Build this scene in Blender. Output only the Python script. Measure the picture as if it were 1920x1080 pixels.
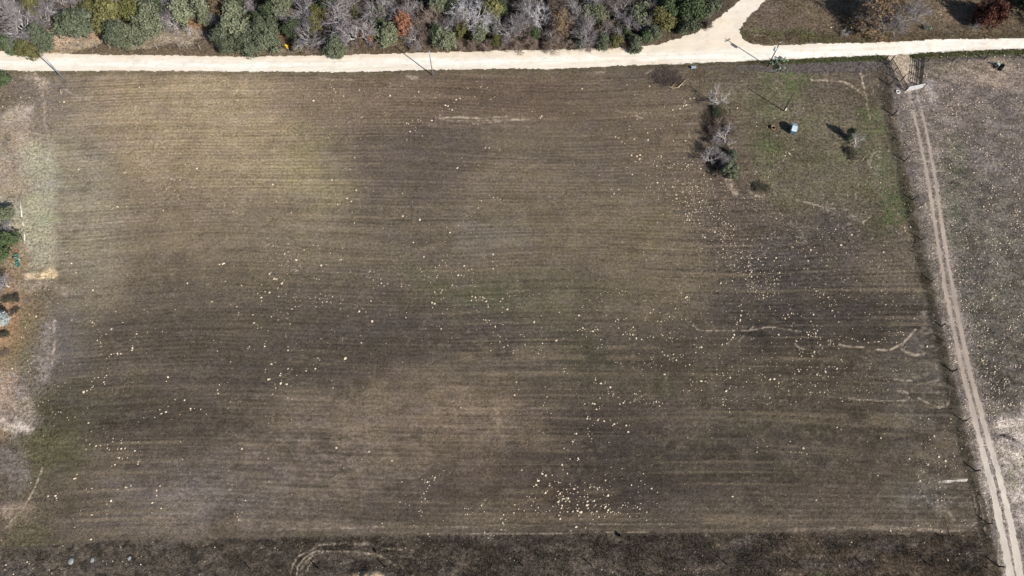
import bpy, math, random
import numpy as np
from mathutils import Vector, Matrix

for _o in list(bpy.data.objects): bpy.data.objects.remove(_o)
SC = bpy.context.scene
COL = SC.collection

# ------------------------------------------------------------------ camera
CAM_H = 115.0; FPX = 1300.0; TILT = math.radians(21.8)
CT, ST = math.cos(TILT), math.sin(TILT)
cam = bpy.data.cameras.new("camera"); camo = bpy.data.objects.new("camera", cam); COL.objects.link(camo)
camo.location = (0, 0, CAM_H); camo.rotation_euler = (TILT, 0, 0)
cam.sensor_width = 36; cam.lens = FPX / 1920 * 36; cam.clip_end = 3000; cam.clip_start = 0.5
SC.camera = camo

# ------------------------------------------------------------------ light
SUN_EL = math.radians(33.4); AZ = Vector((0.744, -0.668))           # towards the sun
world = bpy.data.worlds.new("World"); SC.world = world; world.use_nodes = True
nt = world.node_tree
sky = nt.nodes.new('ShaderNodeTexSky'); sky.sky_type = 'NISHITA'; sky.sun_disc = False
sky.sun_elevation = SUN_EL; sky.sun_rotation = math.atan2(AZ.x, AZ.y)
sky.air_density = 1.0; sky.dust_density = 1.0
nt.links.new(sky.outputs[0], nt.nodes['Background'].inputs[0]); nt.nodes['Background'].inputs[1].default_value = 0.06
sl = bpy.data.lights.new("sun", 'SUN'); sl.energy = 4.7; sl.angle = math.radians(0.5); sl.color = (1.0, 0.955, 0.89)
so = bpy.data.objects.new("sun", sl); COL.objects.link(so)
so.rotation_euler = Vector((-AZ.x*math.cos(SUN_EL), -AZ.y*math.cos(SUN_EL), -math.sin(SUN_EL))).to_track_quat('-Z', 'Y').to_euler()
so.location = (60, -60, 90)
SC.view_settings.view_transform = 'Standard'; SC.view_settings.look = 'None'
SC.view_settings.exposure = 0.46; SC.view_settings.gamma = 1.0
SC.cycles.max_bounces = 5; SC.cycles.diffuse_bounces = 3

# ------------------------------------------------------------------ helpers
def G(px, py, z=0.0):
    """photo position -> place in the world (at height z)"""
    u, v = px-960, py-540
    d = FPX*CT + v*ST
    k = CAM_H - z
    return Vector((u/d*k, (FPX*ST - v*CT)/d*k, z))
def pxof(X, Y):
    """arrays of world ground points -> photo position (used to lay out the soil map)"""
    b = Y/CAM_H; a = X/CAM_H
    v = FPX*(ST - b*CT)/(CT + b*ST)
    d = FPX*CT + v*ST
    return a*d + 960, v + 540
def lin(c):
    c = np.asarray(c, float)/255
    return np.where(c <= .04045, c/12.92, ((c+.055)/1.055)**2.4)
KAL = 0.92
def alb(*c): return tuple(float(x)*KAL for x in lin(c))

_rt = np.random.RandomState(7).rand(512, 512).astype(np.float32)
def vn(x, y, seed=0):
    xi = np.floor(x); yi = np.floor(y); fx = x-xi; fy = y-yi
    fx = fx*fx*(3-2*fx); fy = fy*fy*(3-2*fy)
    a = (xi.astype(np.int64)+seed*37) % 512; b = (yi.astype(np.int64)+seed*91) % 512
    a1 = (a+1) % 512; b1 = (b+1) % 512
    return (_rt[a, b]*(1-fx)+_rt[a1, b]*fx)*(1-fy) + (_rt[a, b1]*(1-fx)+_rt[a1, b1]*fx)*fy
def fbm(x, y, seed=0, o=4):
    s = 0; w = 1; t = 0
    for i in range(o):
        s = s + vn(x*2**i + i*13.7, y*2**i + i*5.3, seed+i)*w; t += w; w *= .55
    return s/t
def sst(a, b, x):
    t = np.clip((x-a)/(b-a), 0, 1); return t*t*(3-2*t)
def inpoly(px, py, pts):
    r = np.zeros(px.shape, bool); n = len(pts)
    for i in range(n):
        x0, y0 = pts[i]; x1, y1 = pts[(i+1) % n]
        if y0 == y1: continue
        c = ((y0 > py) != (y1 > py)) & (px < (x1-x0)*(py-y0)/(y1-y0)+x0)
        r ^= c
    return r
def polydist(px, py, pts, maxd):
    """distance to a polyline, inf further than maxd (flat arrays)"""
    d = np.full(px.shape, 1e9)
    for (x0, y0), (x1, y1) in zip(pts[:-1], pts[1:]):
        m = np.where((px > min(x0, x1)-maxd) & (px < max(x0, x1)+maxd) & (py > min(y0, y1)-maxd) & (py < max(y0, y1)+maxd))[0]
        if not len(m): continue
        qx = px[m]-x0; qy = py[m]-y0; dx = x1-x0; dy = y1-y0
        t = np.clip((qx*dx+qy*dy)/(dx*dx+dy*dy+1e-9), 0, 1)
        d[m] = np.minimum(d[m], np.hypot(qx-t*dx, qy-t*dy))
    return d

def link(o, parent=None):
    COL.objects.link(o)
    if parent is not None: o.parent = parent
    return o
def tag(o, label=None, cat=None, group=None, kind=None):
    if label: o['label'] = label
    if cat: o['category'] = cat
    if group: o['group'] = group
    if kind: o['kind'] = kind
    return o
def thing(name, loc, label, cat, group=None, rz=0):
    o = bpy.data.objects.new(name, None); o.location = loc; o.rotation_euler = (0, 0, rz); o.empty_display_size = .3
    return tag(link(o), label, cat, group)
def npmesh(name, V, F, col=None, smooth=False):
    V = np.ascontiguousarray(V, np.float32); F = np.ascontiguousarray(F, np.int32)
    me = bpy.data.meshes.new(name); n, k = F.shape
    me.vertices.add(len(V)); me.vertices.foreach_set('co', V.ravel())
    me.loops.add(n*k); me.loops.foreach_set('vertex_index', F.ravel())
    me.polygons.add(n); me.polygons.foreach_set('loop_start', np.arange(0, n*k, k, dtype=np.int32))
    me.polygons.foreach_set('loop_total', np.full(n, k, np.int32))
    me.update(calc_edges=True)
    if smooth: me.polygons.foreach_set('use_smooth', np.ones(n, bool))
    if col is not None: addcol(me, 'Col', col)
    return me
def addcol(me, nm, col):
    a = me.color_attributes.new(nm, 'FLOAT_COLOR', 'POINT')
    c = np.ones((len(me.vertices), 4), np.float32); c[:, :np.shape(col)[1]] = col
    a.data.foreach_set('color', c.ravel())

class MB:
    def __init__(s): s.v = []; s.f = []
    def add(s, vs, fs):
        n = len(s.v); s.v += [tuple(v) for v in vs]; s.f += [tuple(i+n for i in f) for f in fs]; return s
    def box(s, c, d, rz=0, m=None):
        hx, hy, hz = d[0]/2, d[1]/2, d[2]/2; cs, sn = math.cos(rz), math.sin(rz); vs = []
        for z in (-hz, hz):
            for x, y in ((-hx, -hy), (hx, -hy), (hx, hy), (-hx, hy)):
                vs.append(Vector((c[0]+x*cs-y*sn, c[1]+x*sn+y*cs, c[2]+z)))
        if m: vs = [m @ v for v in vs]
        return s.add(vs, [(0,3,2,1),(4,5,6,7),(0,1,5,4),(1,2,6,5),(2,3,7,6),(3,0,4,7)])
    def tube(s, pts, rs, n=6, cap=True):
        pts = [Vector(p) for p in pts]
        if not hasattr(rs, '__len__'): rs = [rs]*len(pts)
        rings = []; base = len(s.v)
        for i, p in enumerate(pts):
            d = (pts[min(i+1, len(pts)-1)] - pts[max(i-1, 0)]).normalized()
            a = d.orthogonal().normalized() if i == 0 else (prev - d*prev.dot(d)).normalized()
            prev = a; b = d.cross(a)
            for k in range(n):
                t = 2*math.pi*k/n; s.v.append(tuple(p + (a*math.cos(t)+b*math.sin(t))*rs[i]))
        for i in range(len(pts)-1):
            for k in range(n):
                k2 = (k+1) % n; o = base+i*n
                s.f.append((o+k, o+k2, o+n+k2, o+n+k))
        if cap:
            s.f.append(tuple(base+k for k in reversed(range(n)))); s.f.append(tuple(base+(len(pts)-1)*n+k for k in range(n)))
        return s
    def lathe(s, c, prof, n=16, m=None):
        base = len(s.v)
        for r, z in prof:
            for k in range(n):
                t = 2*math.pi*k/n; v = Vector((c[0]+r*math.cos(t), c[1]+r*math.sin(t), c[2]+z))
                s.v.append(tuple(m @ v if m else v))
        for i in range(len(prof)-1):
            for k in range(n):
                k2 = (k+1) % n; o = base+i*n; s.f.append((o+k, o+k2, o+n+k2, o+n+k))
        return s
    def ell(s, c, r, m=None, nu=10, nv=6):
        prof = []
        base = len(s.v)
        for i in range(nv+1):
            ph = -math.pi/2 + math.pi*i/nv
            for k in range(nu):
                t = 2*math.pi*k/nu
                v = Vector((r[0]*math.cos(ph)*math.cos(t), r[1]*math.cos(ph)*math.sin(t), r[2]*math.sin(ph)))
                if m: v = m @ v
                s.v.append(tuple(v + Vector(c)))
        for i in range(nv):
            for k in range(nu):
                k2 = (k+1) % nu; o = base+i*nu; s.f.append((o+k, o+k2, o+nu+k2, o+nu+k))
        return s
    def mesh(s, name, smooth=False):
        me = bpy.data.meshes.new(name); me.from_pydata(s.v, [], s.f); me.update()
        if smooth: me.polygons.foreach_set('use_smooth', [True]*len(me.polygons))
        return me
    def build(s, name, mat, parent=None, smooth=False):
        me = s.mesh(name, smooth); me.materials.append(mat)
        return link(bpy.data.objects.new(name, me), parent)

# ------------------------------------------------------------------ materials
def mat_new(name, rough=1.0, spec=.15, metal=0):
    m = bpy.data.materials.new(name); m.use_nodes = True
    b = m.node_tree.nodes['Principled BSDF']
    b.inputs['Roughness'].default_value = rough; b.inputs['Specular IOR Level'].default_value = spec; b.inputs['Metallic'].default_value = metal
    return m, m.node_tree, b
def noise(t, co, scale, detail=3, rough=.6):
    n = t.nodes.new('ShaderNodeTexNoise'); n.inputs['Scale'].default_value = scale
    n.inputs['Detail'].default_value = detail; n.inputs['Roughness'].default_value = rough
    t.links.new(co, n.inputs['Vector']); return n.outputs['Fac']
def mrange(t, v, a, b, c, d):
    n = t.nodes.new('ShaderNodeMapRange'); t.links.new(v, n.inputs[0])
    for i, x in enumerate((a, b, c, d)): n.inputs[i+1].default_value = x
    return n.outputs[0]
def math_(t, op, a, b):
    n = t.nodes.new('ShaderNodeMath'); n.operation = op
    for i, x in enumerate((a, b)):
        if isinstance(x, (int, float)): n.inputs[i].default_value = x
        else: t.links.new(x, n.inputs[i])
    return n.outputs[0]
def vscale(t, c, f):
    n = t.nodes.new('ShaderNodeVectorMath'); n.operation = 'SCALE'
    t.links.new(c, n.inputs[0]); t.links.new(f, n.inputs['Scale']); return n.outputs[0]
def coord(t, scale=None, obj=True):
    tc = t.nodes.new('ShaderNodeTexCoord'); o = tc.outputs['Object']
    if scale:
        mp = t.nodes.new('ShaderNodeMapping'); mp.inputs['Scale'].default_value = scale
        t.links.new(o, mp.inputs[0]); o = mp.outputs[0]
    return o
def mat_two(name, c1, c2, scale=3, rough=.9, spec=.15, lo=.4, hi=.6, rnd=0.0, metal=0, stretch=None, trans=0):
    """noise mix of two base colours, optional per-object brightness variation"""
    m, t, b = mat_new(name, rough, spec, metal)
    f = mrange(t, noise(t, coord(t, stretch), scale), lo, hi, 0, 1)
    mx = t.nodes.new('ShaderNodeMix'); mx.data_type = 'RGBA'
    t.links.new(f, mx.inputs[0]); mx.inputs[6].default_value = (*c1, 1); mx.inputs[7].default_value = (*c2, 1)
    out = mx.outputs[2]
    if rnd:
        oi = t.nodes.new('ShaderNodeObjectInfo')
        out = vscale(t, out, mrange(t, oi.outputs['Random'], 0, 1, 1-rnd, 1+rnd))
    t.links.new(out, b.inputs['Base Color'])
    return m
def mat_col(name, rough=1, spec=.1, fine=14, amp=.22):
    m, t, b = mat_new(name, rough, spec)
    a = t.nodes.new('ShaderNodeAttribute'); a.attribute_name = 'Col'
    f = mrange(t, noise(t, coord(t), fine, 2), .3, .7, 1-amp, 1+amp)
    t.links.new(vscale(t, a.outputs['Color'], f), b.inputs['Base Color'])
    return m

# ------------------------------------------------------------------ the ground: one sheet, soil and grass colours laid out as a map
ROAD = [(-260,85),(-60,92),(0,95),(60,97),(100,100),(200,102),(330,103),(400,105),(480,105),(600,103),(720,100),(840,97),(960,93.5),(1060,92),(1160,88.5),
        (1200,86),(1231,83),(1262,75),(1306,60),(1325,49),(1350,31),(1375,12),(1386,0),(1420,-40),(1462,-90),(1520,-90),(1475,-40),(1437,0),(1419,19),(1402,35),
        (1390,50),(1389,62),(1395,74),(1406,81),(1437,85),(1520,82),(1600,80),(1690,78),(1750,73.5),(1920,71),(2200,66),
        (2200,88),(1920,93),(1840,95),(1740,99),(1700,102.5),(1665,104),(1620,105),(1560,108),(1500,111),(1470,113),(1400,115),(1300,119),(1260,121),(1180,123.5),
        (1100,127),(1040,130),(960,129.5),(840,131),(720,134),(600,136),(480,134.5),(300,133.5),(120,134),(0,132),(-60,131),(-260,126)]
RUT_L = [(1703,170),(1707,185),(1713,215),(1727,270),(1739,330),(1750,400),(1761,470),(1772,540),(1786,610),(1803,690),(1818,750),(1835,815),(1852,885),(1868,950),(1883,1020),(1895,1080),(1912,1160)]
RUT_R = [(1718,166),(1722,185),(1729,215),(1742,270),(1753,330),(1763,400),(1774,470),(1786,540),(1800,610),(1816,690),(1833,750),(1850,815),(1871,885),(1887,950),(1902,1020),(1913,1080),(1932,1160)]
FENCE = [(1660,110),(1672,170),(1675,216),(1696,302),(1711,375),(1727,450),(1746,528),(1765,612),(1785,697),(1806,790),(1829.5,883),(1852.5,982),(1880,1090)]

def soil(X, Y):
    """albedo map of the land with an upper-left light gradient put in, arrays of world coordinates in metres"""
    px, py = pxof(X, np.clip(Y, -40, 400))
    n1 = fbm(X/14, Y/14, 1) - .5; n2 = fbm(X/4.5, Y/4.5, 5) - .5; n3 = fbm(X/1.3, Y/1.3, 9, 3) - .5
    wx = px + n1*90 + n2*40; wy = py + (fbm(X/12, Y/12, 21)-.5)*80 + (fbm(X/4, Y/4, 25)-.5)*36
    C = np.zeros(X.shape+(3,)); C[:] = lin((101, 91, 78))
    Mo = sst(.36, .64, fbm(X/.95, Y/.62, 201, 4)); Mb = sst(.3,.7,fbm(X/2.6,Y/1.8,205,3))
    mot = [.22]
    def blob(cx, cy, rx, ry, c, s=1.0, ang=0, soft=.55):
        nonlocal C
        a = math.radians(ang); dx = wx-cx; dy = wy-cy
        d = np.hypot((dx*math.cos(a)+dy*math.sin(a))/rx, (-dx*math.sin(a)+dy*math.cos(a))/ry)
        w = np.clip((1-sst(1-soft, 1+soft, d))*s*(1-mot[0]+mot[0]*(1.2*Mo+.8*Mb)), 0, 1)
        C += (lin(c)-C)*w[..., None]
    def mask(w, c): 
        nonlocal C
        C += (lin(c)-C)*w[..., None]
    # the big field
    blob(330,230,300,130,(140,124,99)); blob(470,330,140,110,(137,123,97),.8); blob(600,330,60,90,(132,123,92),.7); blob(150,330,120,120,(133,119,96),.8)
    blob(250,480,280,130,(116,104,86)); blob(560,470,140,90,(112,102,84),.7)
    blob(870,170,260,60,(104,89,75),.8); blob(760,290,150,70,(93,83,74),.9); blob(650,180,120,70,(108,95,78),.7)
    blob(950,350,90,50,(116,104,87),.6); blob(930,430,70,40,(112,105,93),.5); blob(1160,440,170,70,(113,102,82),.8); blob(1230,540,180,50,(107,97,79),.8)
    blob(420,620,330,110,(93,84,73),.9); blob(800,640,250,80,(85,77,69),.9); blob(180,300,45,18,(98,88,80),.8); blob(160,345,60,14,(108,98,86),.7)
    blob(280,800,250,60,(80,72,64),.8); blob(560,690,250,50,(84,76,67),.8)
    blob(125,640,45,70,(110,103,98),.7); blob(90,830,75,70,(92,89,63),.9); blob(150,760,90,50,(85,80,66),.7)
    blob(850,760,160,60,(112,98,82),.85,10); blob(640,790,190,40,(98,87,75),.7); blob(960,740,60,30,(105,94,80),.5)
    blob(330,930,120,60,(109,98,89),.8,-10); blob(520,900,160,70,(90,81,73),.6); blob(700,870,150,50,(90,81,70),.6)
    blob(1000,560,110,40,(98,92,74),.6); blob(850,530,110,30,(92,90,70),.5,30); blob(910,560,50,34,(84,84,64),.5,30); blob(1080,655,70,34,(80,79,63),.55,30); blob(1230,715,26,22,(77,78,60),.6,40)
    blob(1080,790,160,60,(82,73,66),.8); blob(1200,880,260,80,(76,68,61),.85); blob(1000,930,120,50,(80,69,60),.7); blob(770,930,120,60,(80,71,64),.7)
    blob(1250,650,130,50,(84,76,66),.6); blob(1430,700,90,60,(90,82,70),.7)
    blob(1440,560,110,90,(78,71,66),.8); blob(1590,600,190,70,(73,67,61),.9); blob(1480,480,120,60,(74,68,64),.85); blob(1430,628,34,9,(48,46,42),.9,0,.3)
    blob(1600,760,190,110,(84,76,65),.85); blob(1640,900,180,60,(90,80,69),.7); blob(1720,720,50,100,(92,87,81),.6); blob(1740,920,55,46,(98,93,87),.6)
    blob(1400,850,200,60,(80,74,64),.5); blob(1350,420,80,60,(100,89,78),.6); blob(1330,330,90,80,(102,90,77),.7); blob(1250,230,120,80,(104,91,76),.7)
    blob(1370,390,60,70,(92,82,74),.6)
    mot[0] = .75; blob(640,850,170,90,(118,106,93),.75,-12); blob(850,785,150,80,(126,111,94),.8,8); blob(700,770,90,50,(116,103,88),.6); blob(360,930,150,60,(116,107,99),.65,-8); blob(420,985,330,12,(118,106,94),.7); blob(900,880,90,60,(92,80,69),.5); blob(700,905,90,26,(114,102,90),.6)
    blob(800,715,60,20,(104,95,82),.5); blob(880,690,40,24,(102,92,80),.5); mot[0] = .3
    gl = 1.02 - .13*sst(900,1150,px)*sst(560,680,py)*(1-sst(1640,1720,px)) + .27*(1-sst(400,660,py))*(1-.5*sst(560,900,px))*(1-sst(1240,1400,px))  # upper-left gain: straw cover plus an illumination gradient put into the soil colour
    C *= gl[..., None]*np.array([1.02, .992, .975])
    blob(150,400,90,150,(152,141,118),.8); blob(130,200,60,60,(140,128,112),.5)
    mot[0] = .45
    # the corner by the gate
    blob(1500,200,140,80,(112,102,84),.85); blob(1550,330,120,70,(108,100,80),.8); blob(1600,170,70,40,(100,88,77),.7); blob(1560,440,110,60,(88,79,72),.8)
    mot[0] = .85; blob(1445,285,22,45,(96,102,66),.5); blob(1640,245,32,35,(90,100,62),.55); blob(1665,340,26,60,(92,96,68),.5); blob(1690,390,20,40,(85,93,58),.6)
    blob(1580,300,60,20,(96,98,70),.4); blob(1455,175,35,60,(100,104,72),.5); blob(1500,165,30,20,(98,106,66),.6); blob(1530,230,16,12,(92,102,62),.5)
    # left margin
    mot[0] = .6
    m = (1-sst(94, 114, px+n2*26+n3*16))*sst(240, 300, py+n1*60)*(1-sst(475, 530, py+n2*40)); mask(np.clip(m*1.0,0,1), (172,163,138))
    blob(60,190,80,60,(128,116,106),.6); blob(14,228,34,22,(196,180,160),.7); blob(40,262,40,12,(190,170,150),.5); blob(10,285,36,60,(168,148,128),.7); blob(30,345,36,30,(156,138,118),.8); blob(75,345,22,40,(174,170,148),.4); blob(70,150,16,16,(190,172,146),.6)
    blob(70,420,16,16,(160,166,132),.5); blob(75,519,24,11,(224,196,156),.95,0,.35); blob(75,545,40,12,(170,152,134),.7); blob(20,500,28,40,(150,122,90),.7)
    blob(0,610,55,70,(186,148,114),.95); blob(0,720,28,90,(176,142,112),.95); blob(45,650,40,50,(116,108,80),.75); blob(55,590,30,30,(128,114,86),.6)
    blob(30,750,36,60,(160,145,132),.8); blob(24,784,30,14,(206,190,172),.9,0,.5); blob(85,655,24,60,(150,138,130),.7); blob(16,885,30,50,(132,121,113),.75); blob(18,970,36,16,(160,140,120),.8)
    blob(40,1000,50,30,(92,86,62),.6)
    # roughs below the field
    e = np.interp(px, [0,75,150,225,475,700,960,1900], [1028,1023,1017,1014,1009,1005,1001,998]) + n2*5
    m = sst(-3, 4, py-e); mask(m*.92, (76,68,60))
    mask(m*(1-sst(150,560,px))*.5, (104,94,84)); mm = m*sst(.5, .62, fbm(X/3.5, Y/1.2, 31, 4)); mask(mm*.55, (112,100,88))
    mm = m*sst(.55, .68, fbm(X/1.2, Y/.7, 35, 3)); mask(mm*.6, (38,35,34))
    mm = m*sst(-80,40,px-1480)*(1-sst(.4,.7,fbm(X/5,Y/3,38,3)))*.6; mask(mm, (84,69,54))
    blob(1555,1068,14,20,(66,88,36),.9); blob(1250,1062,150,8,(106,93,78),.6); blob(1100,1040,200,10,(98,86,74),.4)
    # right pasture
    fx = np.interp(py, [p[1] for p in FENCE], [p[0] for p in FENCE])
    rp = sst(-2, 5, px-fx)*sst(104, 112, py)
    mask(rp*.95, (118,108,99))
    def rblob(*a, **k):
        nonlocal C
        B = C.copy(); blob(*a, **k); C = B + (C-B)*rp[..., None]
    mot[0] = .5; rblob(1850,250,90,110,(121,110,104),.7); rblob(1820,480,80,140,(102,97,86),.8); rblob(1780,350,26,90,(106,105,88),.6); rblob(1870,600,90,90,(101,96,85),.7); rblob(1880,700,70,80,(92,87,79),.7)
    rblob(1860,130,70,26,(160,142,126),.85); rblob(1755,125,22,14,(140,126,110),.6); rblob(1780,200,40,60,(136,122,112),.5)
    rblob(1920,880,62,110,(186,172,160),.95,8,.3); rblob(1912,822,26,5,(70,66,60),.9,0,.3); rblob(1918,910,10,16,(128,122,100),.6); rblob(1740,180,14,26,(168,158,154),.7)
    m = rp*(1-sst(14, 26, np.abs(px-(fx+24+py*.012))+n2*12)); mask(m*.5, (112,102,96))
    # verge of the lane
    dl = polydist(px.ravel(), py.ravel(), RUT_L, 60).reshape(px.shape); dr = polydist(px.ravel(), py.ravel(), RUT_R, 60).reshape(px.shape)
    dm = np.minimum(dl, dr); m = rp*(1-sst(6, 26, dm+n2*26)); mask(m*.45, (148,135,124)); rw = np.interp(py, [160,300,540,810,1080], [2.0,3.2,4.0,5.6,7.6]); m = rp*(1-sst(.7, 1.6, (dm+n3*5)/rw)); mask(m*.75, (172,158,146))
    # north of the road
    nr = 1-sst(-3, 3, py-np.interp(px, [0,1200,1400,1920], [116,106,98,82]))
    mask(nr*.95, (112,97,79))
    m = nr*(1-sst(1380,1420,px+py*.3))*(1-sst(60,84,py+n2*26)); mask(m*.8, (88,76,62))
    def nblob(*a, **k):
        nonlocal C
        B = C.copy(); blob(*a, **k); C = B + (C-B)*nr[..., None]
    nblob(115,68,50,16,(208,178,146),.9); nblob(180,40,16,30,(200,168,136),.9); nblob(200,78,80,10,(182,162,136),.8); nblob(310,66,60,20,(152,136,116),.8); nblob(370,40,20,16,(160,124,92),.9)
    nblob(300,85,150,5,(186,168,140),.7); nblob(325,72,80,18,(164,148,128),.75); nblob(150,80,60,8,(190,168,140),.6); nblob(520,50,16,40,(140,112,86),.9); nblob(535,95,18,7,(158,142,122),.8); nblob(260,97,210,3.6,(104,92,76),.8,1,.4)
    nblob(860,90,400,7,(96,82,68),.7); nblob(1250,75,60,12,(98,87,76),.8); nblob(1320,42,40,20,(106,94,82),.6); nblob(1395,55,14,44,(102,94,68),.7,28)
    nblob(1450,30,50,30,(112,96,84),.8); nblob(1600,78,240,6,(104,104,66),.75,-1); nblob(1540,25,80,26,(106,92,74),.7); nblob(1760,20,60,20,(134,115,92),.8); nblob(1640,60,80,8,(124,104,80),.7)
    nblob(1820,75,120,7,(98,90,66),.7,-1)
    # verge south of the road
    BE = ROAD[ROAD.index((2200,88)):][::-1]; sb = np.interp(px, [p[0] for p in BE], [p[1] for p in BE])
    band = sst(-1, 2, py-sb)
    m = band*(1-sst(5, 10, py-sb+n2*8)); mask(m*.5, (104,96,72))
    m = band*(1-sst(8, 14, py-sb+n2*8))*sst(1400,1480,px)*(1-sst(1655,1668,px)); mask(m*.9, (88,94,58))
    m = sst(8,12,py-sb+n2*6)*(1-sst(22, 30, py-sb+n2*10))*sst(1460,1520,px)*(1-sst(1655,1680,px)); mask(m*.6, (112,105,101))
    m = band*(1-sst(8, 13, py-sb+n2*6))*sst(1695,1712,px); mask(m*.85, (98,98,66))
    m = sst(7,11,py-sb+n2*6)*(1-sst(13, 17, py-sb+n2*6))*sst(1715,1730,px); mask(m*.8, (86,80,76))
    # driveway from the road to the gate
    m = inpoly(px+n2*6, py+n3*4, [(1660,100),(1703,100),(1713,116),(1716,160),(1722,166),(1697,174),(1680,140),(1669,116)]).astype(float); mask(m*1.0, (186,167,146))
    # dense dark sward along the lane fence
    df = px-fx
    m = (1-sst(4, 15, np.abs(df+11)+n2*14))*sst(110,125,py)*(1-sst(1000,1040,py)); mask(m*.62, (66,61,52))
    # turf texture at three scales, streaks of the drilled rows
    cl = sst(.44,.60,fbm(X/2.0, Y/1.1, 231, 5))-.5; k = 1 + n2*.32 + n3*.34 + n1*.16 + cl*(.05+.13*np.exp(-((px-620)/380)**2-((py-860)/120)**2)+.10*sst(1200,1400,px)+.05*sst(560,800,py)+.22*sst(1700,1720,px)*sst(112,130,py))
    fieldm = (1-sst(1000,1006,py-n2*9))*sst(134,140,py)*(1-sst(-26,-6,df))*sst(96,112,px)*(1-.8*sst(1400,1460,px)*(1-sst(420,520,py)))
    yy = Y + (fbm(X/60, Y/60, 51, 2)-.5)*6 + .0009*np.clip(-X, 0, 200)**1.7*.4
    yy = yy + .00045*np.clip(X-40, 0, 80)**2*np.clip((60-Y)/60, 0, 1)*.6
    s1 = vn(X/16, yy/.62, 61)-.5; s2 = vn(X/30+4, yy/1.7, 63)-.5; s3 = vn(X/9+7, yy/.36, 65)-.5
    amp = .5+.9*fbm(X/22, Y/12, 67, 2)
    k += fieldm*amp*(s1*.24+s2*.14+s3*.24)
    rb = fieldm*amp*(sst(.72,.86,vn(X/34+9, yy/.55, 71))*sst(.42,.62,fbm(X/7,Y/9,73,3))+.8*sst(.80,.92,vn(X/50+3, yy/.45, 75))*sst(.35,.6,fbm(X/16,Y/12,76,3)))
    ln = .5+.5*np.sin(2*np.pi*(yy+.25*n2)/.74); ln2 = .5+.5*np.sin(2*np.pi*(yy+.2*n1)/1.22)
    k += fieldm*(.35+.65*amp)*((ln**3-.3)*.30*(.35+.65*sst(.3,.7,vn(X/20,yy/3,211))) + (ln2**6-.22)*.30*sst(.4,.75,vn(X/26,yy/5,213))*(.4+.6*sst(1100,1500,px)))
    C = C*k[..., None]
    hue = (fbm(X/3.2, Y/1.5, 221, 3)-.5)*1.4; C[..., 0] *= 1+.02*hue; C[..., 2] *= 1-.16*hue; C[..., 1] *= 1+.03*hue
    mask(rb*.28, (150,132,106))
    pal = sst(.60,.76,fbm(X/.9, Y/.6, 77, 3))*sst(.4,.62,fbm(X/11,Y/8,79,3)); mask(pal*.20, (150,134,112))
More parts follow.
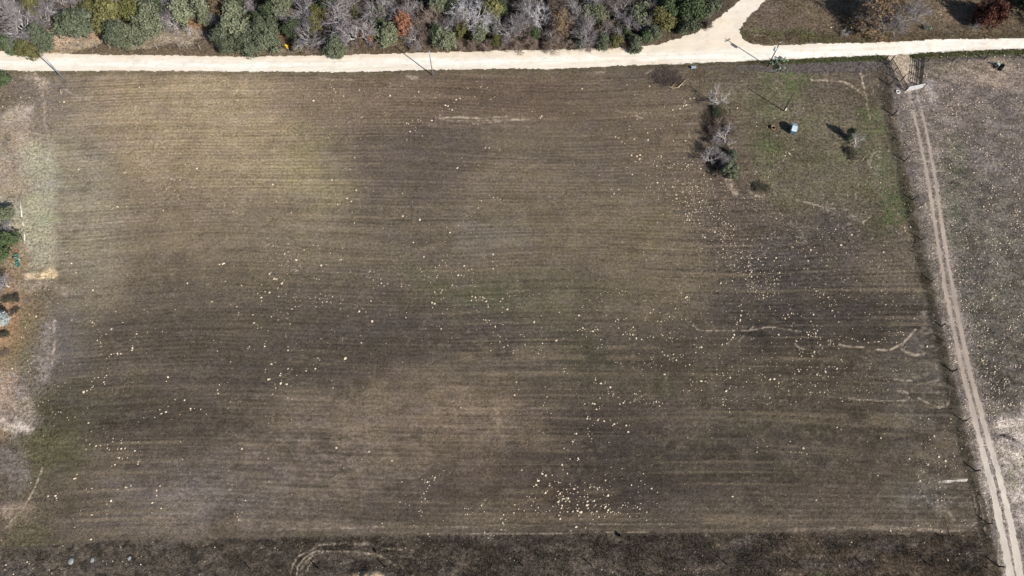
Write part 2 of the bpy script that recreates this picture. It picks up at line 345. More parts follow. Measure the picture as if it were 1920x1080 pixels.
    # pale scrapes, ruts and turning marks
    T = [([(826,222),(870,220),(905,221),(950,219)],1.8,.9),([(830,226),(880,227),(930,225),(985,224)],1.4,.8),([(120,166),(150,186),(172,181)],2,.6),([(18,250),(50,250),(88,253)],1.2,.8),([(28,262),(52,259)],1.4,.7),([(52,255),(50,275),(50,300)],1.2,.7),([(520,992.5),(560,991.5),(640,990),(720,989)],1.4,.5),([(820,990),(960,984),(1100,983),(1265,982.5)],1.2,.3),([(880,1001.5),(960,1001),(1100,998),(1215,998)],1.3,.45),
         ([(540,1090),(548,1060),(560,1042),(585,1030),(600,1020),(640,1018.5),(690,1021),(730,1030),(778,1033)],1.8,.8),
         ([(556,1090),(558,1062),(572,1044),(592,1033),(625,1033),(670,1035),(705,1041),(728,1050),(742,1062)],1.8,.8),
         ([(566,1090),(566,1065),(576,1050),(590,1040),(606,1034)],2,.8),([(574,1090),(577,1062),(590,1048)],1.4,.5),
         ([(735,1044),(772,1044),(788,1052),(800,1064)],2.4,.7),([(752,1060),(762,1076),(764,1090)],2,.6),([(745,1046),(756,1058),(752,1090)],1.6,.5),
         ([(1573,646),(1590,650),(1620,651)],1.6,.9),([(1642,655),(1668,656),(1690,646),(1704,634),(1716,618)],2.0,1),([(1690,654),(1700,661),(1716,666),(1732,663)],2.2,.8),
         ([(1490,643),(1500,652),(1520,656)],1.2,.7),([(1675,711),(1692,713),(1710,714.5)],1.8,1),([(1684,733),(1702,737)],2.4,.7),([(1590,748),(1620,750),(1702,751)],1.1,.7),
         ([(1722,746),(1742,757),(1763,764),(1775,760),(1781,748)],1.5,.8),([(1762,903.5),(1785,901),(1812,899.5)],1.7,1.3),
         ([(1210,580),(1213,588),(1211,603)],1,.5),([(1300,610),(1310,619),(1345,621),(1380,620),(1400,621),(1440,612),(1480,617),(1500,622)],1.2,.7),([(1385,640),(1400,625),(1414,612)],1.4,.5),
         ([(1520,150),(1545,151),(1580,153),(1600,163),(1618,177)],1.8,.8),([(1612,130),(1617,150),(1624,185),(1630,222)],1.8,.8),([(1616,145),(1630,137)],1.6,.8),
         ([(1495,375),(1530,385),(1550,392),(1590,393)],1.5,.7),([(1618,418),(1625,412),(1631,405)],1.8,.8),([(1604,360),(1605,372)],1.2,.7),([(1290,345),(1302,375),(1304,400)],1,.4),
         ([(80,880),(72,900),(60,925),(42,955),(12,988)],1.7,.8),([(0,952),(30,953),(56,953)],1.4,.7),([(101,600),(102,640),(101,670),(96,686)],2.0,.8),([(88,595),(92,612)],1.5,.6),
         ([(64,136),(72,152),(78,175),(82,200),(84,225)],3.0,.7),([(84,230),(90,262),(94,286)],1.6,.5),([(48,230),(52,262),(52,300)],1.2,.5),
         ([(1835,930),(1842,965),(1848,1000)],1.4,.7),([(1838,875),(1846,930),(1858,985),(1871,1005),(1873,1060)],1.4,.5),([(1822,920),(1831,950),(1832,975),(1820,990)],1.2,.5),
         ([(1755,955),(1780,960),(1790,976)],1.6,.6),([(1640,985),(1730,992),(1800,994)],2.4,.3),([(1480,992),(1640,990),(1780,996)],3,.35),([(1365,336),(1372,352),(1380,362)],6,.8),([(1404,358),(1415,366),(1432,370)],2,.7),
         ([(150,185),(172,181)],2,.6),([(130,152),(150,150)],1.6,.5),([(826,223),(860,220),(900,222)],2.2,.6),([(885,232),(960,226),(1010,225)],1.6,.5),([(1192,216),(1205,222)],1.4,.5),
         ([(1295,232),(1290,250),(1295,262)],1.2,.5),([(1210,138),(1226,129)],1.6,.7),([(600,148),(660,149)],2,.4),([(765,145),(780,147)],4,.7),([(1100,137),(1135,136)],2,.4),([(1374,478),(1420,484),(1440,470)],1,.5),
         ([(1160,210),(1220,212)],1.3,.3),([(1405,118),(1440,121)],1.2,.3),([(1400,66),(1434,67)],1.2,.5),([(1360,500),(1385,490),(1392,478)],1,.5),([(1140,257),(1200,258)],1,.4)]
    fp = px.ravel(); fq = py.ravel(); br = (.25+1.3*sst(.3,.7,fbm(X/.55, Y/.55, 81, 3))).ravel(); Cf = C.reshape(-1, 3)
    jx = fp + (n3.ravel())*5; jy = fq + (n2.ravel())*5
    for pts, w, s in T:
        d = polydist(jx, jy, pts, 14); i = np.where(d < w*2.2)[0]
        a = np.clip((1-sst(w*.3, w*1.5, d[i]))*s*.7*br[i], 0, 1)
        Cf[i] += (lin((192,172,150) if s < 1.2 else (232,220,208))-Cf[i])*a[:, None]
    # swirls left by turning machinery beside the fence
    for cx, cy, rmax in ((1740,700,36),(1765,740,34),(1744,640,34),(1756,930,44),(1735,600,26),(1722,560,26),(1712,340,30),(1600,425,28),(1560,400,30),(1500,440,26),(1650,300,46),(1480,420,22)):
        r = np.hypot(jx-cx+(n2.ravel())*14, (jy-cy)*1.15+(n1.ravel())*14); i = np.where(r < rmax)[0]
        ang = np.arctan2(jy[i]-cy, jx[i]-cx)
        a = sst(.55,.8, vn(r[i]/2.6+cx, ang*1.1+7, 83))*(1-sst(rmax*.6, rmax, r[i]))*.42*sst(.45,.8,br[i])
        Cf[i] += (lin((168,156,140))-Cf[i])*a[:, None]
    rgb = np.clip(Cf.reshape(C.shape)*KAL, .004, .9)
    gy_ = rgb.mean(-1, keepdims=True); rgb = gy_+(rgb-gy_)*.88
    tex = .60 + .5*np.clip(rp, 0, 1) + .35*sst(-2, 4, py-e) + .3*nr + .25*sst(1380,1440,px)*(1-sst(420,520,py)) + .2*sst(1240,1320,px)*(1-sst(500,620,py)) + .3*(1-sst(90,110,px))
    return np.concatenate([rgb, np.clip(tex, 0, 1)[..., None]], -1)

def make_grid(x0, x1, y0, y1, st):
    xs = np.arange(x0, x1+st/2, st); ys = np.arange(y0, y1+st/2, st)
    X, Y = np.meshgrid(xs, ys); nx = len(xs); ny = len(ys)
    idx = np.arange(nx*ny).reshape(ny, nx)
    F = np.stack([idx[:-1, :-1], idx[:-1, 1:], idx[1:, 1:], idx[1:, :-1]], -1).reshape(-1, 4)
    return X, Y, F, nx, ny
def relief(X, Y):
    return (fbm(X/9, Y/9, 91, 3)-.5)*.22 + (fbm(X/2.2, Y/2.2, 95, 3)-.5)*.09
def sheet_mask(name, m, X, Y, F, z, col, mat):
    keep = m.ravel()[F].all(1); Fk = F[keep]; used = np.unique(Fk); re = np.full(X.size, -1); re[used] = np.arange(len(used))
    V = np.stack([X.ravel()[used], Y.ravel()[used], z.ravel()[used]], 1)
    me = npmesh(name, V, re[Fk], col.reshape(-1, 3)[used], True); me.materials.append(mat)
    return link(bpy.data.objects.new(name, me))

GM, t, b = mat_new('soil_and_turf', 1, .05)
a = t.nodes.new('ShaderNodeAttribute'); a.attribute_name = 'Col'
co = coord(t); cs = coord(t, (.28, 2.6, 1))
n1_ = mrange(t, noise(t, co, 1.9, 4, .85), .36, .64, -.62, .62); n2_ = mrange(t, noise(t, co, 5, 2, .8), .36, .64, -.4, .4)
f1 = math_(t, 'ADD', 1.0, math_(t, 'MULTIPLY', math_(t, 'ADD', n1_, n2_), a.outputs['Alpha']))
n3_ = mrange(t, noise(t, co, 1.1, 5, .8), .585, .66, 0, .75)
f2 = math_(t, 'ADD', 1.0, math_(t, 'MULTIPLY', n3_, a.outputs['Alpha']))
f3 = mrange(t, noise(t, cs, 1.2, 3, .7), .3, .7, .88, 1.12)
t.links.new(vscale(t, vscale(t, vscale(t, a.outputs['Color'], f1), f2), f3), b.inputs['Base Color'])
bp = t.nodes.new('ShaderNodeBump'); bp.inputs['Strength'].default_value = 1.0; bp.inputs['Distance'].default_value = .22
t.links.new(noise(t, co, 3.0, 4, .8), bp.inputs['Height']); t.links.new(bp.outputs[0], b.inputs['Normal'])

X, Y, F, nx, ny = make_grid(-116, 116, -14, 122, .2)
Z = relief(X, Y)
edge = np.minimum.reduce([X+116, 116-X, Y+14, 122-Y]); Z = Z*sst(0, 4, edge)
# spoil heap at the foot of the photograph
pxg, pyg = pxof(X, Y)
hp = np.exp(-(((pxg-690)/30)**2+((pyg-1082)/14)**2)*1.2)+.5*np.exp(-(((pxg-765)/18)**2+((pyg-1086)/10)**2))
Z += hp*(1.0+.9*(fbm(X/1.1, Y/1.1, 97, 3)-.5))
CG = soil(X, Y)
CG[..., :3] += (np.array(alb(212,188,158))-CG[..., :3])*np.clip(sst(.22,.5,hp+(fbm(X/.7,Y/.7,99,3)-.5)*.5),0,1)[..., None]
V = np.stack([X.ravel(), Y.ravel(), Z.ravel()], 1)
# outer apron to the horizon, joined on to the same sheet
n0 = len(V); R = 1400
ring = [(-116,-14),(116,-14),(116,122),(-116,122)]; big = [(-R,-R),(R,-R),(R,R),(-R,R)]
V = np.vstack([V, [(x, y, 0) for x, y in ring+big]])
F = np.vstack([F, [(n0+i, n0+4+i, n0+4+(i+1)%4, n0+(i+1)%4) for i in range(4)]])
F2 = F.copy(); F2[-4:] = F2[-4:, ::-1]
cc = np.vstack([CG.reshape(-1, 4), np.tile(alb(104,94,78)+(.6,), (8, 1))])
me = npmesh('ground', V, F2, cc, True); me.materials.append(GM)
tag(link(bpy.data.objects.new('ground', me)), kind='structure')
F = F[:-4]

# roads: sheets lying on the same relief
RM, t, b = mat_new('caliche_gravel', .95, .1)
a = t.nodes.new('ShaderNodeAttribute'); a.attribute_name = 'Col'; co = coord(t)
f1 = mrange(t, noise(t, co, 5, 4, .7), .3, .7, .93, 1.07)
t.links.new(vscale(t, a.outputs['Color'], f1), b.inputs['Base Color'])
bp = t.nodes.new('ShaderNodeBump'); bp.inputs['Strength'].default_value = .35; bp.inputs['Distance'].default_value = .04
t.links.new(noise(t, co, 6, 3, .7), bp.inputs['Height']); t.links.new(bp.outputs[0], b.inputs['Normal'])
def road(name, x0, x1, y0, y1, st, maskf, colf, z, mat=None):
    X, Y, F, nx, ny = make_grid(x0, x1, y0, y1, st); px, py = pxof(X, Y)
    zz = ground_z(X, Y)+z
    return sheet_mask(name, maskf(X, Y, px, py), X, Y, F, zz, colf(X, Y, px, py), mat or RM)
def ground_z(X, Y):
    gx = np.clip((X+116)/.2, 0, nx-1.001); gy = np.clip((Y+14)/.2, 0, ny-1.001)
    ix = gx.astype(int); iy = gy.astype(int); fx = gx-ix; fy = gy-iy
    return (Z[iy, ix]*(1-fx)+Z[iy, ix+1]*fx)*(1-fy)+(Z[iy+1, ix]*(1-fx)+Z[iy+1, ix+1]*fx)*fy
_nx, _ny = nx, ny
def gz(x, y): return float(ground_z(np.array([x]), np.array([y]))[0])
def GG(px, py, dz=0):
    p = G(px, py); p.z = gz(p.x, p.y)+dz; return p

def rmask(X, Y, px, py):
    j = (fbm(X/.9, Y/.9, 101, 3)-.5); k = (fbm(X/3, Y/3, 103, 3)-.5)
    return inpoly(px+j*6, py+j*4+k*1.5, ROAD)
def rcol(X, Y, px, py):
    C = np.zeros(X.shape+(3,)); C[:] = lin((244,239,230))
    # wheel lines run along the road; at the fork they swing up it
    ang = sst(1180, 1400, px)*(1-sst(60, 100, py-(px-1400)*.04))
    vv = py - np.interp(px, [-260,0,480,960,1200,1400,1700,1920,2200], [108,113.5,120,112,106,101,91,82,77])
    along = vn(X/7, vv/2.6+9, 111)*.6+vn(X/16, vv/5+3, 113)*.4
    n = fbm(X/4, Y/1.1, 117, 4)
    def mk(w, c):
        nonlocal C
        C += (lin(c)-C)*np.clip(w, 0, 1)[..., None]
    mk(sst(.50,.74,along)*.6, (224,212,193)); rt = np.exp(-((np.abs(vv+1.5)-4.2)/1.7)**2); mk(rt*.35*(1-ang), (254,250,243)); mk(np.exp(-((vv+1.5)/1.6)**2)*.35*(1-ang)*sst(.3,.6,n), (222,208,188)); mk(sst(.5,.7,n)*.35, (234,222,204))
    up = sst(4, 9, -vv+n*6)*(1-sst(1500,1560,px)); mk(up*.5, (228,212,190))
    mk(sst(8, 13, np.abs(vv)+n*5)*.45*sst(1000,500,np.abs(px-700)), (226,212,192))
    mk(inpoly(px+(n-.5)*30, py+(n-.5)*12, [(1300,84),(1340,70),(1385,60),(1392,76),(1408,84),(1360,90)])*.55, (230,214,192))
    mk((1-sst(0,20,np.hypot(px-1352,(py-42)*1.2)))*.3, (226,206,170))
    fr = fbm((X*.72+Y*.69)/9, (X*.69-Y*.72)/.8, 119, 3); mk(sst(.5,.7,fr)*ang*.4, (232,218,198))
    mk(sst(1690,1600,px)*0, (0,0,0))
    mk(sst(.58,.72,fbm(X/.8,Y/.5,121,3))*.30, (208,192,168)); mk(sst(.6,.74,fbm(X/2.4,Y/1.6,123,3))*.25, (216,202,180))
    return C*KAL
P0 = G(-120, 60)
tag(road('gravel_road', -116, 116, 76, 121.8, .16, rmask, rcol, .012), kind='structure')
def lmask(X, Y, px, py):
    w = np.interp(py, [160,300,540,810,1080], [2.0,3.2,4.0,5.6,7.6])
    j = (fbm(X/.6, Y/.9, 131, 3)-.5)*np.interp(py, [160,1080], [3,5])
    d = np.minimum(polydist(px.ravel(), py.ravel(), RUT_L, 30), polydist(px.ravel(), py.ravel(), RUT_R, 30)).reshape(px.shape)
    return (d + j < w) 
def lcol(X, Y, px, py):
    C = np.zeros(X.shape+(3,)); k = fbm(X/.7, Y/2.6, 137, 4); w = sst(700, 900, py)
    C[:] = lin((168,153,140)); C += (lin((204,192,180))-C)*w[..., None]
    return C*(.78+.44*k[..., None])*KAL
tag(road('dirt_track', 60, 90, -8, 84, .13, lmask, lcol, .014), kind='structure')

# ------------------------------------------------------------------ trees
RND = random.Random(11)
BARK_G = mat_two('pale_lichen_bark', alb(206,202,200), alb(152,146,144), 3, .95, .1, rnd=.14)
BARK_T = mat_two('tan_bark', alb(148,130,114), alb(98,86,76), 3, .95, .1, rnd=.14)
BARK_D = mat_two('dark_bark', alb(84,74,66), alb(52,46,42), 3, .95, .1, rnd=.1)
BARK_W = mat_two('white_bark', alb(220,212,204), alb(150,140,132), 4, .9, .1)
TW_G = mat_two('grey_twigs', alb(160,154,156), alb(108,101,101), 1.2, .95, .1, rnd=.18)
TW_L = mat_two('silver_twigs', alb(214,211,214), alb(150,146,150), 1.2, .95, .1, rnd=.08)
TW_B = mat_two('brown_twigs', alb(158,142,132), alb(104,91,84), 1.2, .95, .1, rnd=.18)
def leafmat(n, c1, c2): return mat_two(n, alb(*c1), alb(*c2), 2.2, .8, .2, .36, .64, rnd=.2)
LV = dict(G=leafmat('dark_green_leaves', (84,94,68), (52,62,46)), J=leafmat('juniper_green_leaves', (114,120,98), (72,80,62)), O=leafmat('olive_leaves', (126,122,78), (82,82,54)),
          M=leafmat('sage_leaves', (134,138,112), (96,102,78)), R=leafmat('rust_leaves', (172,122,94), (124,88,68)), X=leafmat('red_leaves', (120,76,62), (84,56,48)),
          Y=leafmat('yellow_green_leaves', (124,122,74), (86,88,52)), N=leafmat('bright_green_leaves', (94,106,74), (62,74,50)), T=leafmat('tan_leaves', (150,124,92), (104,86,66)),
          D=leafmat('blackish_leaves', (92,90,72), (58,56,46)), V=leafmat('pale_silver_leaves', (196,204,202), (150,158,156)))

def skeleton(seed, zig=.35, fine=1, tall=1.0, lim=3, nch=None):
    r = random.Random(seed); tr = MB(); tw = MB(); tips = []
    nch = nch or [5, 4, 4, 4, 3+fine]; ln = [1.3, 1.75, 1.35, 1.0, .75, .55]; rad = [.22, .13, .08, .045, .026, .015]; sides = [6, 5, 4, 3, 3, 3]
    def grow(p, d, L):
        n = [3, 4, 3, 3, 2, 1][L]; pts = [p]; l = ln[L]*r.uniform(.75, 1.25)*(tall if L == 0 else 1)
        dd = d
        for i in range(n):
            dd = (dd + Vector((r.gauss(0, zig), r.gauss(0, zig), r.gauss(0, zig*.7)+ (.06 if L < 3 else 0)))*(.7 if L else .25)).normalized()
            pts.append(pts[-1]+dd*l/n)
        r1 = rad[L+1] if L < 5 else .006
        rr = [rad[L]+(r1*.9-rad[L])*i/n for i in range(n+1)]
        (tr if L <= lim else tw).tube(pts, rr, sides[L], cap=False)
        if L == 5: tips.append((pts[-1], dd)); return
        for k in range(nch[L]):
            t = 1.0 if k == 0 else r.uniform(.35, .98) if L else r.uniform(.7, 1)
            q = t*n; i = min(int(q), n-1); pos = pts[i].lerp(pts[i+1], q-i)
            ax = dd.orthogonal().normalized(); ax.rotate(Matrix.Rotation(2*math.pi*(k/nch[L]+r.uniform(-.12, .12)), 3, dd))
            a = math.radians(r.uniform(38, 68) if L == 0 else r.uniform(22, 58) if k else r.uniform(5, 25))
            nd = (dd*math.cos(a)+ax*math.sin(a)).normalized()
            if nd.z < -.1: nd.z *= .3; nd.normalize()
            grow(pos, nd, L+1)
    grow(Vector((0, 0, -.15)), Vector((r.gauss(0, .08), r.gauss(0, .08), 1)).normalized(), 0)
    xy = sorted(math.hypot(p.x, p.y) for p, _ in tips); k = 3.0/xy[int(len(xy)*.92)]; zt = max(p.z for p, _ in tips); kz = 5.2/zt
    S = lambda v: (v[0]*k, v[1]*k, v[2]*kz)
    tr.v = [S(v) for v in tr.v]; tw.v = [S(v) for v in tw.v]
    tips = [(Vector(S(p)), d) for p, d in tips]
    return tr, tw, tips

def leafcloud(cent, nor, size, rs, elong=1.7):
    """one small bent leaf clump (2 triangles) per centre"""
    n = len(cent); a = rs.normal(size=(n, 3)); a -= nor*(a*nor).sum(1, keepdims=True)*.6; a /= np.linalg.norm(a, axis=1, keepdims=True)
    b = np.cross(nor, a); b /= np.linalg.norm(b, axis=1, keepdims=True)+1e-9
    s = size*rs.uniform(.6, 1.35, (n, 1)); h = nor*s*.22
    V = np.stack([cent-a*s*elong*.5, cent-b*s*.42+h, cent+a*s*elong*.5, cent+b*s*.42+h*rs.uniform(-.5, 1, (n, 1))], 1).reshape(-1, 3)
    i = np.arange(n)[:, None]*4; F = np.concatenate([i+[0, 1, 2], i+[0, 2, 3]])
    return V, F
def crown_mesh(seed, nb=13, nl=5200, size=.27):
    rs = np.random.RandomState(seed); C = []; N = []
    bl = []
    for i in range(nb):
        a = rs.uniform(0, 2*np.pi); q = rs.uniform(.2, 1)**.6*2.0; z = rs.uniform(1.2, 3.6)*(1 if q < 1.2 else .8)
        bl.append((q*np.cos(a), q*np.sin(a), z, rs.uniform(.75, 1.35)))
    bl.append((0, 0, 3.4, 1.3))
    per = nl//len(bl)
    for bx, by, bz, br in bl:
        d = rs.normal(size=(per, 3)); d /= np.linalg.norm(d, axis=1, keepdims=True)
        d[:, 2] = np.where(d[:, 2] < -.3, -d[:, 2], d[:, 2])
        rr = br*rs.uniform(.35, 1.22, (per, 1))*rs.choice([1, 1, 1, 1.2], (per, 1))*(1+.22*np.sin(d[:, :1]*7+bx*3)*np.cos(d[:, 1:2]*6+by))
        C.append(np.array([bx, by, bz])+d*rr*[1, 1, .95]); nn = d+rs.normal(size=(per, 3))*.45; nn /= np.linalg.norm(nn, axis=1, keepdims=True); N.append(nn)
    C = np.vstack(C); N = np.vstack(N); C[:, 2] = np.maximum(C[:, 2], .25)
    return leafcloud(C, N, size, rs)

SK = []
for i in range(10):
    tr, tw, tips = skeleton(100+i*7, zig=(.42, .3, .5, .36, .45, .28, .4, .4, .32, .5)[i], fine=(1, 2, 1, 2, 1, 2, 1, 0, 0, 0)[i], nch=[4, 3, 3, 3, 4] if i > 6 else None)
    rs = np.random.RandomState(i); P = np.array([p for p, _ in tips]); D = np.array([d for _, d in tips])
    m1 = npmesh('crown', *leafcloud(np.repeat(P, 4, 0)+rs.normal(0, .2, (len(P)*4, 3)), (lambda q: q/np.linalg.norm(q, axis=1, keepdims=True))(np.repeat(D, 4, 0)+rs.normal(0, .6, (len(P)*4, 3))), .26, rs))
    m2 = npmesh('crown', *leafcloud(np.repeat(P, 2, 0)+rs.normal(0, .15, (len(P)*2, 3)), (lambda q: q/np.linalg.norm(q, axis=1, keepdims=True))(np.repeat(D, 2, 0)+rs.normal(0, .6, (len(P)*2, 3))), .17, rs))
    mt, mw = tr.mesh('trunk', True), tw.mesh('twigs')
    for m in (m1, m2, mt, mw): m.materials.append(TW_G)
    SK.append((mt, mw, m1, m2))
CR = []
for i in range(6):
    m = npmesh('crown', *crown_mesh(40+i, nb=(13, 9, 16, 11, 14, 8)[i], nl=(5600, 4600, 6500, 5200, 6000, 4200)[i], size=(.26, .25, .24, .3, .27, .23)[i])); m.materials.append(TW_G)
    mb = MB(); r = random.Random(i)
    mb.tube([(0, 0, -.15), (.08, .05, .9), (.0, .1, 2.0), (.1, 0, 3.2)], [.2, .16, .12, .05], 6, False)
    for k in range(6):
        a = k*1.05+r.uniform(-.3, .3); z = r.uniform(.5, 1.4)
        mb.tube([(0, 0, z), (math.cos(a)*.8, math.sin(a)*.8, z+.8), (math.cos(a)*1.9, math.sin(a)*1.9, z+1.5)], [.1, .07, .03], 5, False)
    mt = mb.mesh('trunk', True); mt.materials.append(TW_G); CR.append((mt, m))
def omat(o, m):
    o.material_slots[0].link = 'OBJECT'; o.material_slots[0].material = m
_used = set()
def put(me, name, parent, mat):
    o = bpy.data.objects.new(name, me); link(o, parent); omat(o, mat); return o
def tree(kind, p, R, hs, var, rz, label, cat, group, name=None):
    """kind: B bare grey, L bare silver, b brown twiggy, others leafy. R crown radius m, hs height factor"""
    nm = name or {'B': 'bare_tree', 'L': 'bare_tree', 'W': 'bare_tree', 'b': 'bare_tree', 'J': 'juniper_tree'}.get(kind, 'leafy_tree')
    root = thing(nm, p, label, cat, group, rz); s = R/3.0; root.scale = (s, s, hs)
    if kind in 'BLbW':
        a = SK[7+var % 3] if kind in 'LW' and R < 3.2 else SK[var % 7]
        put(a[0], 'trunk', root, {'B': BARK_G, 'L': BARK_W, 'W': BARK_W, 'b': BARK_T}[kind]); put(a[1], 'twigs', root, {'B': TW_G, 'L': TW_L, 'W': TW_L, 'b': TW_B}[kind])
    elif kind in 'RXTMDV' or (kind in 'JOGY' and var % 2):
        a = SK[var % 7]
        put(a[0], 'trunk', root, BARK_W if kind == 'R' else BARK_G if kind in 'MV' else BARK_D if kind == 'D' else BARK_T); put(a[1], 'twigs', root, TW_G if kind in 'MTJ' else TW_B)
        put(a[3] if kind in 'TD' else a[2], 'crown', root, LV[kind])
    else:
        a = CR[var % 6]; put(a[0], 'trunk', root, BARK_D); put(a[1], 'crown', root, LV[kind])
    return root

# crowns as seen in the photograph: (x, y, radius in pixels, kind)
WOOD = [(28,46,44,'B'),(8,4,28,'B'),(10,80,19,'N'),(45,88,17,'O'),(78,68,19,'J'),(76,26,26,'B'),(108,4,28,'B'),(60,8,22,'O'),(137,42,31,'J'),(166,14,17,'O'),(150,0,16,'b'),
 (200,18,24,'O'),(238,18,27,'Y'),(268,34,24,'M'),(214,58,22,'J'),(244,60,19,'M'),(222,46,10,'B'),(256,52,9,'b'),(286,44,13,'N'),(226,72,13,'J'),(192,42,18,'O'),(225,0,18,'B'),(290,8,16,'G'),
 (320,32,20,'B'),(352,10,25,'M'),(342,40,8,'N'),(350,54,8,'L'),(380,22,15,'M'),(402,2,20,'T'),(330,4,20,'B'),
 (398,34,13,'B'),(432,18,23,'M'),(414,62,19,'J'),(446,52,24,'M'),(428,44,10,'B'),(464,60,10,'B'),(406,76,9,'b'),(440,24,9,'B'),(474,44,12,'O'),(460,78,19,'J'),(440,80,14,'M'),(472,12,19,'B'),(496,56,20,'J'),(494,78,18,'J'),(506,16,18,'G'),(484,36,16,'G'),(420,82,13,'J'),(448,4,16,'G'),
 (556,18,30,'B'),(545,48,15,'G'),(597,22,17,'Y'),(590,46,13,'O'),(578,64,25,'B'),(558,86,11,'Y'),(590,84,15,'b'),(530,10,18,'M'),
 (636,34,36,'B'),(618,8,18,'G'),(624,84,17,'J'),(664,56,28,'B'),(686,60,12,'R'),(673,76,7,'T'),(658,88,12,'b'),(668,15,11,'Y'),(652,4,20,'B'),
 (700,10,26,'B'),(705,42,11,'G'),(722,60,17,'M'),(738,20,28,'B'),(785,46,22,'b'),(812,24,26,'b'),(798,3,9,'G'),(790,12,9,'T'),(816,60,15,'G'),(832,74,16,'M'),(792,66,11,'b'),(768,8,16,'B'),
 (856,36,19,'B'),(848,8,15,'G'),(885,32,33,'L'),(870,22,7,'Y'),(866,54,11,'O'),(922,16,21,'O'),(926,46,11,'G'),(930,74,10,'Y'),(902,60,13,'M'),(826,4,16,'M'),
 (951,46,23,'B'),(936,10,12,'G'),(976,44,25,'B'),(1010,18,26,'L'),(1004,60,11,'N'),(1056,36,22,'T'),(1046,76,17,'b'),(1086,20,26,'B'),(1036,60,14,'B'),(1092,58,25,'B'),(1086,78,9,'J'),(1130,76,13,'J'),
 (1122,42,23,'b'),(1140,14,26,'b'),(1136,50,18,'B'),(1166,14,22,'B'),(1160,45,6,'Y'),(1156,74,12,'O'),(1160,60,12,'B'),(1172,60,9,'N'),(1190,76,12,'J'),(1196,50,6,'Y'),(1184,32,20,'B'),(1216,16,20,'b'),(1212,40,18,'B'),
 (980,8,22,'B'),(1052,6,20,'b'),(1112,2,20,'B'),(1240,34,21,'O'),(1252,12,20,'N'),(1226,60,14,'J'),(1212,66,11,'N'),(1110,82,9,'b'),(995,80,11,'b'),
 (1296,14,23,'N'),(1294,42,15,'J'),(1330,4,18,'J'),(1272,8,14,'G'),(1278,34,9,'G'),(1332,46,6,'b'),(862,84,10,'b'),(888,82,10,'b'),(915,84,11,'b'),(945,82,10,'b'),(972,84,12,'b'),(1022,82,10,'b'),(1072,84,9,'b'),(1096,80,9,'b'),(1144,82,9,'b'),(1170,80,8,'b'),(775,86,8,'b'),(640,92,9,'M'),(700,84,9,'b'),(1208,76,8,'b'),(15,-8,16,'B'),(120,8,17,'b'),(262,-8,14,'B'),(310,8,18,'B'),(372,-8,15,'M'),(395,8,16,'b'),(460,-8,16,'b'),(520,-8,19,'B'),(548,26,15,'b'),(570,26,16,'B'),(612,-8,18,'B'),(650,44,18,'b'),(680,12,15,'b'),(712,26,14,'M'),(748,26,14,'B'),(775,58,19,'B'),(800,58,15,'b'),(835,44,18,'B'),(862,44,17,'b'),(900,12,16,'B'),(938,-8,14,'B'),(965,44,19,'B'),(992,58,18,'b'),(1025,26,15,'b'),(1042,-8,17,'b'),(1068,44,16,'b'),(1100,26,17,'M'),(1118,26,19,'M'),(1148,12,16,'B'),(1172,-8,19,'b'),(1200,26,18,'M'),(1225,12,14,'B')]
SEGM = [(104,'at the far left end of the roadside woodland'),(178,'left of the narrow sandy gap'),(303,'in the thicket left of the brown clearing'),
 (392,'behind the brown clearing'),(522,'in the green clump left of the yellow sign'),(612,'just right of the yellow sign'),(742,'between the yellow sign and the orange-leaved tree'),
 (842,'just right of the orange-leaved tree'),(908,'around the silver-limbed tree'),(1000,'right of the silver-limbed tree'),(1075,'in the brown thicket right of centre'),(1152,'in the grey thicket left of the fork'),(1222,'where the wood narrows before the fork'),(2000,'at the fork end of the woodland')]
KD = dict(B='grey leafless tree', L='silver-limbed bare tree', b='brown twiggy leafless tree', J='grey-green bushy juniper', G='dark green bushy tree', O='olive green leafy tree', M='sage green tree',
 R='rust-orange leaved tree', Y='yellow-green leafy tree', N='fresh green bushy tree', T='tan-leaved half bare tree')
def segof(x):
    for lim, s in SEGM:
        if x < lim: return s
rows = []
for x, y, r, k in WOOD:
    dep = 'front' if y > 62 else 'middle' if y > 30 else 'back'
    size = 'small ' if r < 13 else 'large ' if r > 24 and k != 'L' else ''
    rows.append([x, y, r, k, size+KD[k], dep, segof(x)])
rows.append([757,42,15,'R','rust-orange leaved tree with slender white trunk','front','standing alone in front of the wood'])
from collections import defaultdict
grp = defaultdict(list)
for q in rows: grp[(q[4], q[5], q[6])].append(q)
ORD = ['', 'left', 'second', 'third', 'fourth', 'fifth']
for (d, dep, s), L in grp.items():
    L.sort(key=lambda q: q[0])
    for i, q in enumerate(L):
        q.append(f"{d}, {dep} row, {s}" if len(L) == 1 else f"{('left','right')[i] if len(L)==2 else 'leftmost' if i==0 else 'rightmost' if i==len(L)-1 else 'middle' if len(L)==3 else ('second','third','fourth','fifth','sixth','seventh')[i-1]} {d}, {dep} row, {s}")
for q in rows:
    x, y, r, k = q[:4]
    Rm = r*.118*1.18
    hs = min(1.15, max(.32, Rm/3.6+.25)) if k not in 'bY' else min(.95, max(.3, Rm/3.6+.1))
    if q[4].endswith('trunk'): hs = 1.05
    hc = 3.1*hs
    g = G(x, y); f = 1-hc/CAM_H; bx, by = g.x*f, g.y*f
    tree(k, (bx, by, gz(bx, min(by, 121))), Rm*(1.08 if k in 'BLb' else 1), hs, RND.randrange(100), RND.uniform(0, 6.28), q[7], 'tree', 'trees of the roadside woodland')
